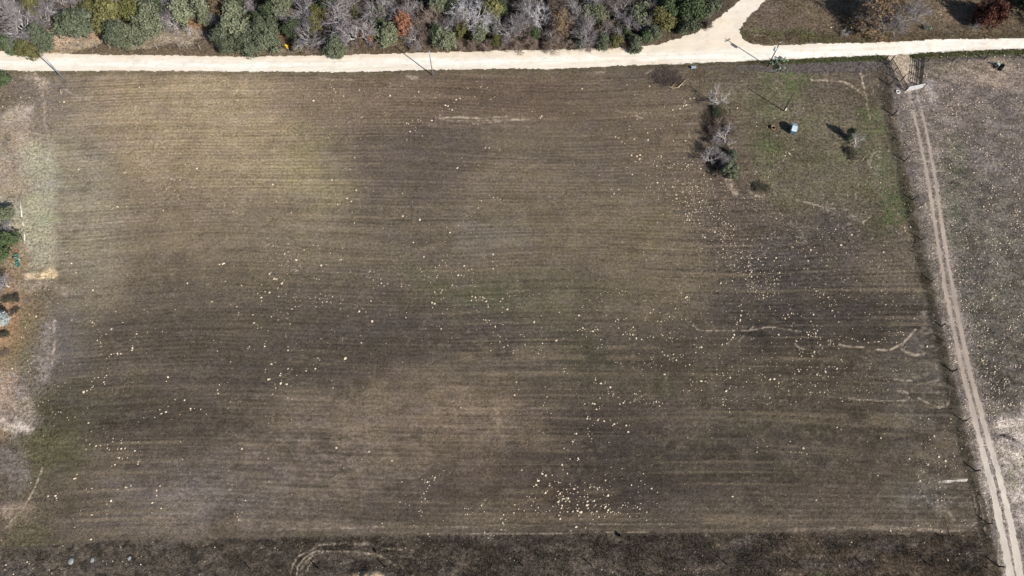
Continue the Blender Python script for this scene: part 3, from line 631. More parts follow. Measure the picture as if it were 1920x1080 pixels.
# the wood goes on beyond the photograph's edge
for i in range(24):
    x = -108+i*6.3+RND.uniform(-1, 1); y = 116.5+RND.uniform(0, 6) if x < 36 else 0
    if not y: break
    k = RND.choice('BBBbMGOJ')
    tree(k, (x, y, gz(x, min(y, 121))), RND.uniform(2.4, 3.6), RND.uniform(.7, 1.1), i, RND.uniform(0, 6), 'woodland tree standing beyond the top edge of the photograph', 'tree', 'woodland beyond the top edge')

SINGLE = [(1655,8,44,'T',1.35,'huge half-bare tree with tan leaves north of the road opposite the gate'),(1622,22,26,'B',1.1,'grey bare tree on the left flank of the huge tan tree'),
 (1700,24,36,'B',1.2,'wide pale grey bare tree on the right flank of the huge tan tree'),(1668,44,26,'B',.8,'dark grey bare tree in front of the huge tan tree'),(1640,2,18,'b',1.1,'brown bare tree behind the huge tan tree at the top edge'),
 (1588,58,8,'L',.4,'little silvery leafless sapling beside the north fence'),(1862,18,22,'X',1.15,'round red-leaved tree at the upper right'),(1832,46,10,'L',.5,'small silver bare sapling left of the red tree'),
 (1960,-14,44,'G',1.5,'big dark tree whose shadow falls behind the red tree'),(1935,30,12,'b',.5,'low brown bush right of the red tree'),
 (1352,178,20,'L',.95,'pale bare tree at the top of the hedge line in the field'),(1366,252,21,'L',.8,'pale bare tree halfway down the hedge line in the field'),(1334,292,16,'L',.7,'leaning silver bare tree at the left of the hedge line'),
 (1366,316,15,'M',.6,'grey lichened tree at the foot of the hedge line'),(1376,322,10,'J',.4,'dark green bush under the grey tree at the hedge foot'),(1376,288,12,'J',.4,'low green bush between the bare trees of the hedge line'),(1345,285,13,'B',.6,'dim grey bare tree in the middle of the hedge clump'),
 (1345,208,10,'G',.2,'low dark shrub beside the trunk of the top hedge tree'),(1354,228,14,'b',.3,'brown twiggy scrub between the two pale hedge trees'),(1338,240,12,'b',.28,'brown twiggy scrub left of the halfway hedge tree'),
 (1612,262,15,'L',.7,'silvery bare tree alone in the grassy corner near the gate'),(1601,286,12,'D',.2,'blackish shrub just below the silvery bare tree'),(1430,348,13,'D',.2,'lone low dark shrub in the field below the shed'),(1598,247,7,'M',.65,'narrow grey-green tree behind the silvery bare tree'),(1340,262,14,'B',.5,'low grey brush filling the upper part of the hedge clump'),(1358,300,15,'B',.6,'grey brush filling the lower part of the hedge clump'),(1322,272,10,'b',.3,'brown scrub at the left edge of the hedge clump'),(1364,224,10,'b',.3,'thin brown scrub right of the upper hedge scrub'),(1350,322,12,'b',.4,'brown scrub at the lower left foot of the hedge'),
 (3,148,15,'N',.5,'bright green bush at the left edge just below the road'),(0,400,17,'M',.6,'grey-green tree at the left edge beside the white pipes'),(10,424,12,'B',.5,'grey bare bush at the left edge between the two green trees'),(0,456,24,'N',.8,'rounded green tree at the left edge above the teal tubs'),
 (0,528,27,'B',.75,'grey bare tree at the left edge below the teal tubs'),(-4,602,15,'V',.6,'pale silvery bush at the left edge amid rust litter'),(14,562,11,'D',.2,'blackish low bush at the left edge above the silvery bush'),(30,556,8,'D',.18,'small blackish bush on the rust litter'),
 (28,584,8,'D',.14,'flat blackish bush right of the silvery bush'),(4,630,10,'D',.2,'black shrub at the left edge below the silvery bush'),(6,664,10,'b',.2,'dark twiggy shrub at the left edge over orange litter')]
for x, y, r, k, hs, lb in SINGLE:
    hc = 3.1*hs; Rm = 1.12*r*(.118-.00003*max(0, y)); g = G(x, y); f = 1-hc/CAM_H; bx, by = g.x*f, g.y*f
    nm = 'shrub' if r < 13 and hs < .5 else None
    tree(k, (bx, by, gz(min(bx, 115), min(by, 121)) if abs(bx) < 116 else 0), Rm, hs, RND.randrange(100), RND.uniform(0, 6.28), lb, 'shrub' if nm else 'tree', None, nm)

# ------------------------------------------------------------------ grass, litter and scrub as ground cover
def blades(name, P, h, w, col, n=5, lean=.6, seed=0, mat=None, spread=.12):
    rs = np.random.RandomState(seed); N = len(P)
    P = np.repeat(P, n, 0)+np.c_[rs.normal(0, spread, (N*n, 2)), np.zeros(N*n)]; hh = np.repeat(h, n)*rs.uniform(.5, 1.3, N*n); c = np.repeat(col, n, 0)*rs.uniform(.6, 1.35, (N*n, 1))
    a = rs.uniform(0, 2*np.pi, N*n); b = rs.uniform(0, 2*np.pi, N*n); ww = w*rs.uniform(.5, 1.3, N*n)
    off = np.c_[np.cos(a)*ww, np.sin(a)*ww, np.zeros(N*n)]; tip = P+np.c_[np.cos(b)*hh*lean, np.sin(b)*hh*lean, hh]
    V = np.stack([P-off, P+off, tip], 1).reshape(-1, 3); V[:, 2] -= .0
    F = np.arange(N*n*3).reshape(-1, 3); me = npmesh(name, V, F, np.repeat(c, 3, 0)); me.materials.append(mat or BM)
    return link(bpy.data.objects.new(name, me))
BM = mat_col('grass_blades', 1, .1, 3, .1)
rsG = np.random.RandomState(3)
def scat(n, x0, x1, y0, y1, fn):
    """random photo-space box -> ground points kept with probability fn"""
    px = rsG.uniform(x0, x1, n); py = rsG.uniform(y0, y1, n); k = rsG.rand(n) < fn(px, py); px, py = px[k], py[k]
    u, v = px-960, py-540; d = FPX*CT+v*ST; X = u/d*CAM_H; Y = (FPX*ST-v*CT)/d*CAM_H
    k = (np.abs(X) < 115.8) & (Y < 121.8); X, Y, px, py = X[k], Y[k], px[k], py[k]
    return px, py, np.c_[X, Y, ground_z(X, Y)-.02]
def nroad(px, py, j=2):
    return ~inpoly(px+rsG.normal(0, j, px.shape), py+rsG.normal(0, j, px.shape), ROAD)
def colmix(n, *cs):
    A = np.array([alb(*c) for c in cs]); w = rsG.dirichlet(np.ones(len(cs))*.7, n); return w @ A
CLEAR = [(60,86,104),(100,62,84),(180,20,60),(175,60,100),(370,36,60),(365,60,100)]
def verge_n(px, py):
    top = np.interp(px, [0,90,180,250,300,380,420,520,560,700,760,860,960,1060,1200,1260,1340,1400], [86,84,84,90,62,62,96,98,96,90,66,78,84,84,78,56,20,10])
    return (nroad(px, py, 1)*(py > top)).astype(float)*(px < 1400)*(py < 110)
# brown weedy verge at the wood's foot
px, py, P = scat(26000, -20, 1400, 40, 108, lambda x, y: verge_n(x, y)*np.where(y > np.interp(x, [90,480], [93,96])-3*0, .9, .35)*(1-.9*((x > 95)*(x < 410)*(y < 90))))
tag(blades('verge_grass', P, np.full(len(P), .26), .045, colmix(len(P), (140,124,102), (104,92,74), (110,104,78), (160,140,116)), 4, .9, 1), 'brown and dull green weeds on the verge at the foot of the wood', 'grass', None, 'stuff')
# understory of the wood
wood_poly = [(-20,-40),(-20,92),(60,90),(88,70),(110,52),(125,70),(160,64),(172,30),(178,0),(182,30),(190,60),(215,82),(250,76),(285,58),(296,38),(320,46),(350,50),(352,28),(372,28),(384,36),(392,60),(412,88),(440,102),(500,100),(512,60),(516,20),(530,40),(545,70),(550,96),(640,98),(700,88),(740,76),(790,84),(850,88),(900,72),(960,88),(1060,88),(1180,86),(1240,62),(1262,50),(1270,20),(1282,56),(1312,58),(1345,10),(1352,-40)]
px, py, P = scat(30000, -20, 1350, -40, 102, lambda x, y: inpoly(x, y+14, wood_poly)*.95)
tag(blades('undergrowth', P, rsG.uniform(.3, 1.5, len(P)), .03, colmix(len(P), (92,82,76), (58,52,46), (56,62,44), (128,118,112)), 4, .8, 2, spread=.35), 'tangled twiggy undergrowth beneath the roadside woodland', 'undergrowth', None, 'stuff')
# grassy verge south of the road
def verge_s(x, y):
    b = np.interp(x, [p[0] for p in BE], [p[1] for p in BE]); q = y-b
    w = np.where(x > 1400, 9, np.where(x > 1180, 6, 2.2)); return (((q > -1.5)|((q > -5)*(vn(x/7, y/2, 241) > .72)))*(q < w)*nroad(x, y, .6)*(1-(x > 1655)*(x < 1706))).astype(float)
BE = ROAD[ROAD.index((2200,88)):][::-1]
px, py, P = scat(60000, -20, 1960, 86, 146, lambda x, y: verge_s(x, y)*np.where(x > 1400, .8, .5))
gr = (px > 1440)[:, None]
col = np.where(gr, colmix(len(P), (100,110,66), (76,82,52), (120,116,84)), colmix(len(P), (104,94,72), (72,66,50), (128,116,88)))
tag(blades('roadside_grass', P, np.where(px > 1400, .26, .17), .045, col, 4, .8, 3), 'green and brown grass along the lower edge of the gravel road', 'grass', None, 'stuff')
# grey dead grass bank west of the gate, dark sward under the lane fence, rough below the field
px, py, P = scat(16000, 1380, 1672, 116, 140, lambda x, y: ((y > np.interp(x, [1380,1500,1665], [124,121,113]))*(y < np.interp(x, [1380,1500,1665], [132,138,134]))).astype(float)*sst(.3,.6,vn(x/9,y/5,171))*.6)
tag(blades('dead_grass_bank', P, np.full(len(P), .26), .04, colmix(len(P), (148,140,136), (118,111,108), (172,162,156)), 3, 1, 4), 'grey dead grass bank along the fence left of the gate', 'grass', None, 'stuff')
fxp = [p[0] for p in FENCE]; fyp = [p[1] for p in FENCE]
px, py, P = scat(60000, 1630, 1900, 112, 1090, lambda x, y: np.exp(-((x-np.interp(y, fyp, fxp)+11+np.sin(y/37)*1.5)/6)**2)*(.15+.85*sst(.35,.65,vn(x/9,y/13,173)))*.7)
tag(blades('fence_line_grass', P, np.full(len(P), .26), .04, colmix(len(P), (78,73,60), (56,53,45), (98,96,72)), 3, .8, 5), 'dark tall grass growing under the fence along the dirt track', 'grass', None, 'stuff')
px, py, P = scat(60000, -20, 1850, 998, 1100, lambda x, y: (y > np.interp(x, [0,75,150,225,475,700,960,1900], [1028,1023,1017,1014,1009,1005,1001,998])+1.5+rsG.normal(0, 1.5, x.shape))*(.2+.8*sst(.45,.6,vn(x/34, y/16, 141)))*.8*(.35+.65*sst(200,600,x)))
tag(blades('rough_grass', P, rsG.uniform(.1, .34, len(P)), .04, colmix(len(P), (86,77,66), (60,55,50), (120,107,92), (70,70,56)), 3, .8, 6), 'dark unmown rough grass below the drilled field', 'grass', None, 'stuff')
px, py, P = scat(14000, 1400, 1960, -10, 80, lambda x, y: nroad(x, y, .8)*(.25+.75*sst(56, 66, y)))
tag(blades('pasture_grass', P, np.full(len(P), .24), .04, colmix(len(P), (110,100,74), (80,74,52), (132,116,90)), 4, .8, 7), 'olive and straw grass in the pasture north of the road', 'grass', None, 'stuff')
px, py, P = scat(30000, 1400, 1690, 130, 460, lambda x, y: sst(.55,.75,vn(x/30, y/30, 145))*(x < np.interp(y, fyp, fxp)-4)*.6)
tag(blades('corner_grass', P, np.full(len(P), .15), .035, colmix(len(P), (98,106,62), (82,84,54), (120,112,84)), 3, .9, 8), 'sparse greenish grass in the stony corner beside the gate', 'grass', None, 'stuff')
px, py, P = scat(9000, -20, 110, 130, 1000, lambda x, y: sst(.5,.7,vn(x/14, y/24, 149))*.5)
tag(blades('margin_grass', P, np.full(len(P), .13), .035, colmix(len(P), (132,122,92), (104,100,66), (150,128,100)), 3, .9, 9), 'thin dry grass along the left margin of the field', 'grass', None, 'stuff')
# leaf litter under the left-hand trees, brush pile tangle
px, py, P = scat(5000, -30, 60, 540, 760, lambda x, y: (x < 44-np.abs(y-640)*.16)*.9)
tag(blades('leaf_litter', P, np.full(len(P), .05), .07, colmix(len(P), (196,150,110), (160,120,88), (206,168,130)), 3, 2.0, 10), 'fallen rust-coloured leaves below the trees at the left edge', 'leaf litter', None, 'stuff')
def brush(name, cx, cy, rx, ry, n, h, col, label, seed, cat='brush pile'):
    r = np.random.RandomState(seed); q = G(cx, cy); s = .115
    X = q.x+r.normal(0, rx*s*.5, n); Y = q.y+r.normal(0, ry*s*.5, n); P = np.c_[X, Y, ground_z(X, Y)]
    return tag(blades(name, P, np.full(n, h), .03, colmix(n, *col), 4, 1.6, seed), label, cat)
brush('brush_pile', 1250, 146, 22, 16, 1300, .5, [(96,84,78),(60,52,48),(140,126,118)], 'dark twiggy brush pile in the field below the road', 21)
brush('brush_pile', 1310, 138, 14, 12, 260, .3, [(150,134,112),(110,98,82)], 'pale scattered cut branches below the concrete slab', 22)
brush('dead_weeds', 1345, 232, 22, 34, 1500, .45, [(84,76,66),(58,52,46),(112,100,88)], 'brown dead weeds tangled between the hedge trees', 23, 'weeds')
brush('dead_weeds', 1352, 300, 20, 22, 1000, .45, [(64,62,48),(44,42,38),(90,86,66)], 'dark tangled weeds under the lower hedge trees', 24, 'weeds')
brush('dead_weeds', 1322, 44, 9, 12, 300, .5, [(120,108,96),(84,74,66)], 'brown weeds between the fork and the end of the wood', 25, 'weeds')
brush('dead_weeds', 960, 86, 150, 7, 1500, .6, [(150,128,112),(112,92,80)], 'pinkish brown dead brush along the foot of the wood right of centre', 26, 'weeds')

# ------------------------------------------------------------------ limestone rocks (positions read off the photograph, as ground places)
CROPS = {(480,270): "740,103 705,188 670,183 890,240 570,272 752,347 785,360 880,352 668,370 640,360 682,408 715,430 265,515 100,412 60,345 125,305 150,430 740,552 728,567 738,592 612,455 560,628 545,622 940,480 1140,465 1175,432 1098,370 1130,545 1100,540 1228,568 1298,602 1180,572 955,632 1015,590 1018,612 1000,688 1180,740 1280,737 1328,778 1420,888 1428,912 1430,930 1210,930 1232,937 1240,960 1375,910 1345,925 1350,945 1360,985 1355,1000 1560,915 1572,935 1595,945 1618,938 1630,965 1465,960 1515,985 1540,985 1470,1060 1545,1070 1620,1020 1625,1040 1720,30 1748,32 1828,45 1545,103 1568,160 1795,155 1510,180 1670,158 1765,330 1808,293 1750,385 1780,402 1810,405 1832,415 1858,422 1690,425 1668,455 1665,480 1640,515 1615,545 1580,540 1520,610 1555,580 1430,625 1480,660 1455,665 1778,828 1775,882 1808,915 1778,935 1435,832 1258,848 1260,1018 1308,1040 1090,1052 1090,1070 1038,1050 988,1048 935,1012 940,1045 960,1062 915,1060 885,960 880,1020 1148,1060 830,995 855,1000 588,1000 618,960 550,942 528,905 488,910 558,818 640,868 650,780 560,780 430,758 242,750 215,825 240,880 300,870 325,875 360,795 130,765 160,770 110,965 100,975 135,1010 160,1010 150,1012 210,1018 195,1045 250,990 235,975 385,960 40,1055 165,1075 240,915 190,910",
(480,540): "10,40 38,70 40,95 65,25 100,32 225,45 170,62 10,275 12,302 40,298 65,418 75,398 65,437 90,320 225,225 255,268 222,352 240,440 240,468 345,465 487,380 465,525 478,540 668,528 790,410 782,357 560,427 115,570 142,555 70,610 68,630 90,685 100,682 180,655 185,640 240,605 270,610 305,655 375,620 445,605 430,575 400,575 190,690 185,715 142,720 220,720 232,722 258,735 148,750 125,795 238,825 270,832 568,695 578,748 690,210 775,175 825,180 800,155 1130,185 652,90 1340,30 1345,45 1325,70 1380,5 1395,15 1385,35 1320,110 1340,118 1325,147 1515,15 1615,28 1620,62 1615,92 1650,92 1645,70 1700,68 1710,75 1680,65 1738,122 1740,140 1725,100 1775,85 1850,80 1833,100 1885,42 1900,60 1885,160 1845,183 1670,180 1655,165 1678,205 1705,237 1722,240 1750,243 1732,257 1758,272 1793,288 1780,333 1815,352 1830,365 1828,403 1860,443 1888,430 1528,855 1537,898 1760,470 870,250",
(960,540): "132,38 160,48 205,42 330,30 355,182 500,205 165,255 222,298 292,290 85,335 62,350 75,350 92,365 230,330 385,378 445,357 332,395 228,415 255,418 258,380 98,427 215,450 220,467 197,490 165,522 12,467 8,487 388,602 392,625 415,640 508,310 530,300 525,320 490,320 545,310 590,325 605,325 620,312 628,292 640,310 645,318 625,352 665,388 675,423 670,447 640,455 800,240 790,235 780,222 775,250 795,258 738,290 705,205 800,300 830,350 862,345 885,350 905,350 920,350 908,295 895,310 850,330 880,380 930,378 970,385 982,390 1015,370 1060,368 805,38 830,50 1003,95 1270,38 1225,103 1310,65 1300,72 1330,70 1315,90 1350,45 1270,85 1035,185 1060,160 1165,195 1215,220 1180,215 1272,235 1302,238 1338,252 1360,270 1385,310 1142,245 1118,252 1090,248 1110,185 1765,15 1770,25 1735,75 1725,95 1718,125 1703,135 1722,170 1715,205 1712,235 1710,245 1688,255 1685,272 1690,300 1665,350 1655,370 1645,385 1615,385 1610,417 1575,425 1380,375 1420,365 1385,442 1420,443 1405,447 1378,483 1370,525 1330,575 1098,450 1127,478 1143,502 1167,508 1210,497 1213,522 1232,540 1300,585 1357,642 1630,615 1535,610 1580,635 1618,635 1535,645 1560,655 1585,655 1607,683 1635,670 1592,693 1650,590 1470,682 1498,675 1465,710 1450,698 1418,698 1385,703 1830,675 1795,708 1735,740 1760,703 1895,662 1870,690 1640,735 1680,742 1632,750 1605,772 1592,813 1580,832 1583,855 1582,875 1600,882 1630,903 1630,928 1605,835 625,688 615,710 630,715 697,700 750,700 665,715 697,712 612,750 735,743 720,777 748,777 725,792 758,795 755,808 798,820 845,847 835,860 808,870 803,908 660,825 603,865 618,868 688,868 675,880 655,890 655,905 632,908 557,937 568,962 563,978 585,982 650,980 642,990 618,1013 605,1030 690,997 737,990 755,1030 765,1020 790,1012 855,1030 880,1028 568,1052 580,1075 810,1052 870,1078 915,847 958,853 988,835 1008,863 1035,865 1060,868 1080,853 1105,885 1128,867 245,860 235,880 258,908 265,930 292,940 295,972 262,815 50,762 32,705 18,803 1045,597 1142,648 1120,585",
(960,810): "468,12 482,12 570,15 600,15 578,30 598,50 595,72 467,58 455,72 452,90 390,120 435,200 500,205 490,212 495,195 375,245 382,280 415,310 742,263 72,285 225,312 252,325 300,322 190,355 195,365 230,295 320,370 282,385 280,400 195,410 180,395 350,378 362,378 265,440 250,455 230,450 385,425 410,430 345,445 375,450 360,460 415,450 350,470 345,490 350,510 385,480 380,500 395,500 410,510 400,520 375,515 345,525 355,515 420,495 430,520 470,400 465,425 490,415 490,450 545,378 510,483 498,520 490,545 560,548 575,545 565,520 615,515 630,418 615,410 655,415 680,430 700,362 710,432 720,475 712,480 640,425 625,550 670,550 690,545 705,540 725,545 700,560 695,570 735,575 720,585 715,600 740,600 755,595 770,605 765,615 780,610 830,548 850,550 865,560 925,550 940,562 845,530 870,530 865,612 580,590 590,605 600,600 610,615 635,595 500,575 490,590 480,570 515,600 510,605 455,595 375,550 370,570 305,558 195,565 360,600 350,625 360,650 500,625 515,650 650,635 985,312 995,392 1045,423 945,450 958,478 1090,453 1010,600 1008,660 20,545 50,577 90,590 12,605 145,550 440,740 480,712 1765,28 1650,483 1680,530 1840,115 1835,150",
(1440,540): "345,5 360,22 375,20 415,50 418,75 450,70 460,85 545,45 505,100 510,125 475,125 460,135 480,170 500,210 525,180 528,255 10,140 15,155 100,90 340,200 320,250 150,200 175,190 190,195 220,192 250,210 270,220 128,228 155,218 178,285 185,265 340,290 330,275 345,310 370,320 355,340 340,345 330,335 310,330 290,332 300,350 320,360 335,365 355,365 390,372 392,385 370,412 388,428 405,453 375,480 245,380 208,395 215,400 140,365 78,350 235,495 250,510 260,480 245,480 275,525 320,490 330,510 350,500 345,480 470,405 490,420 495,435 465,420 530,385 565,400 585,370 630,380 672,398 720,385 752,410 800,405 825,402 880,385 890,405 962,408 930,410 1095,228 1140,217 1190,438 1280,185 1243,202 1350,375 478,530 225,610 230,625 245,610 335,612 310,590 325,595 375,640 365,650 430,605 428,628 455,590 480,590 500,590 515,605 568,640 410,670 385,655 200,645 185,675 190,708 230,715 222,740 110,700 120,690 140,688 82,705 100,705 78,715 95,735 58,738 78,738 105,755 80,780 15,685 45,682 155,770 158,800 208,852 170,872 12,825 515,1045 545,1060 1765,885 1810,880 1720,912 1660,215 1610,390 1720,520 1700,585",
(1440,270): "160,75 770,175 790,45 838,28 905,50 960,180 1018,228 808,298 730,305 842,290 840,330 880,358 1010,440 1052,458 1070,500 970,522 908,370 1172,355 232,312 145,645 370,632 390,665 405,675 460,700 485,670 505,640 555,665 545,705 625,682 605,705 515,725 570,735 545,758 520,785 585,815 495,655 320,795 300,770 365,815 180,770 190,775 350,775 300,875 450,862 515,860 400,870 215,935 85,965 65,1010 80,910 60,855 45,875 90,995 270,935 298,935 870,762 865,810 880,875 978,940 785,705 960,655 980,670 1020,630 1025,650 1065,625 850,960 1395,255 1300,255 1520,400 1550,400 1590,350 1590,330 1600,385 1525,450 1570,470 1590,470 1615,470 1675,408 1330,412 1345,425 1370,460 1355,440 1845,730 1815,755 1740,745 1640,790 1720,800 1900,130 1850,410 1790,330",
(960,270): "1065,47 968,48 895,85 935,92 1118,90 1070,125 1085,165 1060,150 838,137 840,52 955,112 960,82 925,130 1030,100 890,200 900,230 862,175 1145,290 1055,290 1090,290 1120,230 1170,175 1180,180 1205,160 1215,150 1245,145 1275,140 1300,145 1320,155 1340,150 1355,130 1350,155 1325,175 1310,170 1400,175 1415,185 1440,230 1450,245 1475,260 1490,262 1500,330 1455,440 1405,435 1300,525 1315,540 1310,570 1330,570 1345,595 1365,590 1405,595 1410,620 1380,615 1470,655 1485,660 1520,660 1550,655 1560,675 1590,660 1600,670 1635,665 1660,685 1645,690 1670,620 1640,615 1605,600 1575,590 1430,680 1445,700 205,328 530,212 468,163 330,97 655,235 745,340 765,372 745,395 830,390 800,340 975,750 1005,870 985,810 825,735 305,825 145,930 1258,1062 1605,1042 1565,1042 415,1068 1755,505 1835,500 1785,300 1730,845 1775,860 1805,860 1845,865 1775,890 1775,915 1780,945 1785,975 1795,960 1795,995 1815,1015 1800,1035 1830,1055 1870,1068 1770,1065 1800,720 1765,712 1745,720 1865,880 1880,905",
(960,0): "151,835 590,830 540,835 462,848 155,882 212,885 222,873 220,870 75,878 580,965 672,970 462,955 1115,962 1077,967 938,892 955,850 988,835 915,935 880,945 850,875 878,970 1015,997 1000,962 775,1027 920,710 1030,648 862,635 525,665 1300,760 1335,740 1365,735 1340,755 1280,735 1295,775 1330,785 1340,800 1305,788 1270,790 1285,795 1250,790 1205,825 1210,795 1260,815 1195,800 1225,880 1230,905 1240,925 1200,940 1215,870 800,1035 915,1045 1005,1050 1020,1050 1300,1055 1210,1055 845,1075 825,1060 1710,512 1620,830 1280,580 1690,810",
(480,0): "565,652 583,665 597,692 583,678 473,692 555,630 430,755 775,675 740,800 743,825 745,898 795,877 920,873 975,860 695,918 600,942 455,905 415,855 1130,1050 1248,1020 1640,725 1530,737 1500,748 1420,790 1440,795 1395,832 1450,820 1470,825 1380,865 1350,885 1345,870 1115,937 1130,925 1145,930 1175,907 1215,900 1235,905 1220,915 1185,752 1178,778 1220,687 1005,717 930,715 657,722 652,715 1685,650 1810,675 1665,935 1155,988 1195,980 1315,905 535,1010 540,1030 380,1015 305,1010 1320,905 1485,770 1165,585",
(0,540): "545,5 565,45 695,15 640,68 645,128 435,115 220,200 272,213 867,177 540,240 418,245 678,245 690,258 705,265 695,285 735,310 768,308 835,307 795,345 730,392 752,405 755,415 758,437 757,495 800,527 820,515 835,498 855,492 880,490 882,500 905,492 990,467 995,432 993,450 975,388 1025,345 1022,325 628,780 652,770 680,760 690,745 700,735 688,702 710,675 738,670 785,670 800,655 780,705 785,720 808,605 842,765 1260,668 1248,700 1313,835 1385,840 1262,888 1198,912 1210,942 1245,930 1160,970 1040,1005 1080,972 1430,905 1430,918 1460,903 1505,910 1547,945 1632,765 1637,790 1645,725 458,932 505,972 515,990 563,968 665,1012 685,1078 1588,103 1730,125 1775,140 1745,120 1790,185 1785,200 1895,200 1632,473 1728,553 1905,262 1870,440 1860,455 1080,160 918,257 1005,217 60,590 92,605 118,620 215,628",
(0,810): "648,60 675,92 755,102 722,105 810,95 805,120 820,132 648,128 850,48 845,72 993,78 1038,73 910,65 920,52 912,82 940,115 938,125 910,125 1012,142 1353,72 880,190 895,193 918,200 955,193 1050,208 1040,222 1035,240 995,217 862,245 838,255 578,318 570,345 558,350 688,422 648,428 883,430 942,413 952,415 980,402 1015,328 1200,405 1175,438 1175,478 1142,530 1210,572 1138,603 1185,692 833,515 800,540 688,620 560,715 683,805 197,690 212,145 328,30 230,380 360,480 415,478 422,495 1815,125 1370,205 1840,513 1785,610 1780,635 1790,660 1803,665 1815,600 205,975 220,988 245,1022 1000,1022 918,970 945,990",
(480,810): "603,118 1325,330 1340,342 1335,360 1245,355 1268,358 1265,375 1285,375 1300,372 1300,400 1287,420 1278,445 1258,460 1240,490 1268,500 1285,515 1240,525 1235,590 1245,600 1222,595 1240,628 1080,525 1410,290 1698,540 1690,550 1715,510 1712,598 1565,572 1580,575 1595,578 1570,620 1585,615 1625,605 1855,620 1835,650 1870,655 1850,680 1855,690 1865,730 1838,730 1290,762 1185,700 945,685 848,147 795,205 1018,215 90,198 1150,548 1120,540 1095,375 1370,765 1120,870 1715,750 1405,665",
(1440,810): "165,70 595,210 822,325 390,443 1285,265 1280,185 1200,242 1190,235 1300,512 1320,510 1270,510 1275,320 1205,380 1140,365 1095,480 1130,550 1245,30 1215,55 1190,75 1150,85 1330,215 170,150 205,150 235,150 290,165 262,122 295,230 250,155 180,190 918,738 1000,735 1565,440 1595,415 1580,355 1580,525 1600,300 1645,620 1665,780 1600,840 1170,480 1230,470 1300,745 362,510 240,588 1060,200 845,45 745,72 375,835 1130,965 1345,960 1085,905 1270,690 1070,715",
(1440,0): "530,128 472,207 1225,130 1260,125 1295,110 1635,230 1385,265 1125,245 1475,775 1510,725 1405,740 1345,865 1465,835 1440,885 1660,405 1680,402 1725,430 1140,430 925,880 875,770 830,900 590,660",
(0,0): "1158,605 1655,610 1605,650 1845,710 1045,655 1200,903 1445,865 1420,1000 220,730 155,730 470,795 450,765 480,765 390,800 430,795 420,780 1130,770 20,800",
(0,270): "520,240 548,238 575,178 590,192 582,212 490,262 935,215 975,205 1140,42 1285,262 1310,268 1350,270 1225,260 1250,340 1310,348 1290,72 1315,70 1390,155 1478,185 1435,325 1460,325 1385,432 1335,385 1340,412 1275,437 1225,500 1650,520 1750,508 1828,365 1822,415 1878,423 850,480 880,470 890,475 840,490 948,470 730,582 760,515 530,558 115,220 320,150 325,130 825,745 785,665 495,810 530,820 540,828 525,845 535,895 565,920 570,965 1210,827 1405,1045 1690,1030 1810,1060 1650,900 1670,900 1645,905 1680,895 205,745 425,695 700,1022"}
BIG = {(265,515),(205,328),(668,528),(790,410),(160,75),(1172,355),(770,175),(65,418),(305,558),(1142,530),(628,780),(1065,47),(1637,790)}
rr = random.Random(5); ST_ = []
for (ox, oy), s in CROPS.items():
    for w in s.split():
        a, c = map(int, w.split(',')); sz = .09+.085*rr.random()**1.3*(1.35 if (a, c) in BIG else 1)
        if rr.random() < .18: sz *= 1.2
        ST_.append((ox+a/4, oy+c/4, sz))
ST_.sort(key=lambda q: -q[2])
def rockmesh(seed, sub=1):
    import bmesh
    r = random.Random(seed); bm = bmesh.new(); bmesh.ops.create_icosphere(bm, subdivisions=sub, radius=1)
    for v in bm.verts:
        v.co *= r.uniform(.78, 1.15); v.co.z *= .62; v.co.z = max(v.co.z, -.25)
    me = bpy.data.meshes.new('rock'); bm.to_mesh(me); bm.free(); return me
SM = mat_two('pale_limestone', alb(230,211,188), alb(194,174,150), 5, .95, .1, rnd=.22)
RK = []
for i in range(8):
    m = rockmesh(i, 2); m.materials.append(SM); RK.append(m)
def zone(x, y):
    if x > np.interp(y, fyp, fxp): return 'in the pasture right of the lane fence'
    if y > 1001: return 'in the rough grass below the field'
    if y < 200 and x > 1400: return 'in the stony corner near the gate'
    if x > 1400 and y < 420: return 'right of the hedge trees'
    if x > 1240 and y < 430: return 'around the hedge trees'
    if x > 1180 and y < 270: return 'left of the hedge trees'
    if 1230 < x < 1700 and y < 560: return 'in the dense band below the hedge trees'
    if x > 1480 and y < 700: return 'near the curved scrape by the lane fence'
    if x > 1480: return 'on the lower right dark soil'
    if 990 < x < 1210 and y > 870: return 'in the bright patch at the field foot'
    if x > 1290 and y > 690 and y < 780: return 'in the winding lower right line'
    if 1090 < x < 1260 and y > 690: return 'in the lower middle chain'
    if x > 1380: return 'along the line by the black soil patch'
    if x > 1150: return 'in the right middle of the field'
    if x > 940 and y > 540 and y < 700: return 'around the green centre'
    if 640 < x < 960 and y > 870: return 'in the short diagonal lower middle line'
    if x > 640 and 480 < y < 640: return 'in the central scatter'
    if x > 640 and y < 280: return 'near the middle pole'
    if x > 640: return 'in the middle of the field'
    if 480 < x and y > 640: return 'in the lower cluster left of centre'
    if 480 < x and y > 440: return 'in the dense cluster left of centre'
    if 480 < x: return 'in the upper field left of the middle pole'
    if y < 330: return 'in the straw-coloured upper left'
    if y < 560: return 'in the left middle beside the pale strip'
    if y < 780: return 'in the broken lines at the lower left'
    return 'in the lower left corner area'
ZR = {}
for i, (x, y, s) in enumerate(ST_[:292]):
    p = GG(x, y); o = bpy.data.objects.new('limestone_rock', RK[i % 8]); link(o)
    o.location = (p.x, p.y, p.z+s*.2); o.rotation_euler = (0, 0, rr.uniform(0, 6.3)); o.scale = (s*rr.uniform(.9, 1.3), s*rr.uniform(.75, 1), s)
    z = zone(x, y); tag(o, None, 'rock', 'large rocks '+z); ZR.setdefault(z, []).append((x, y, o))
SHAPE = {}
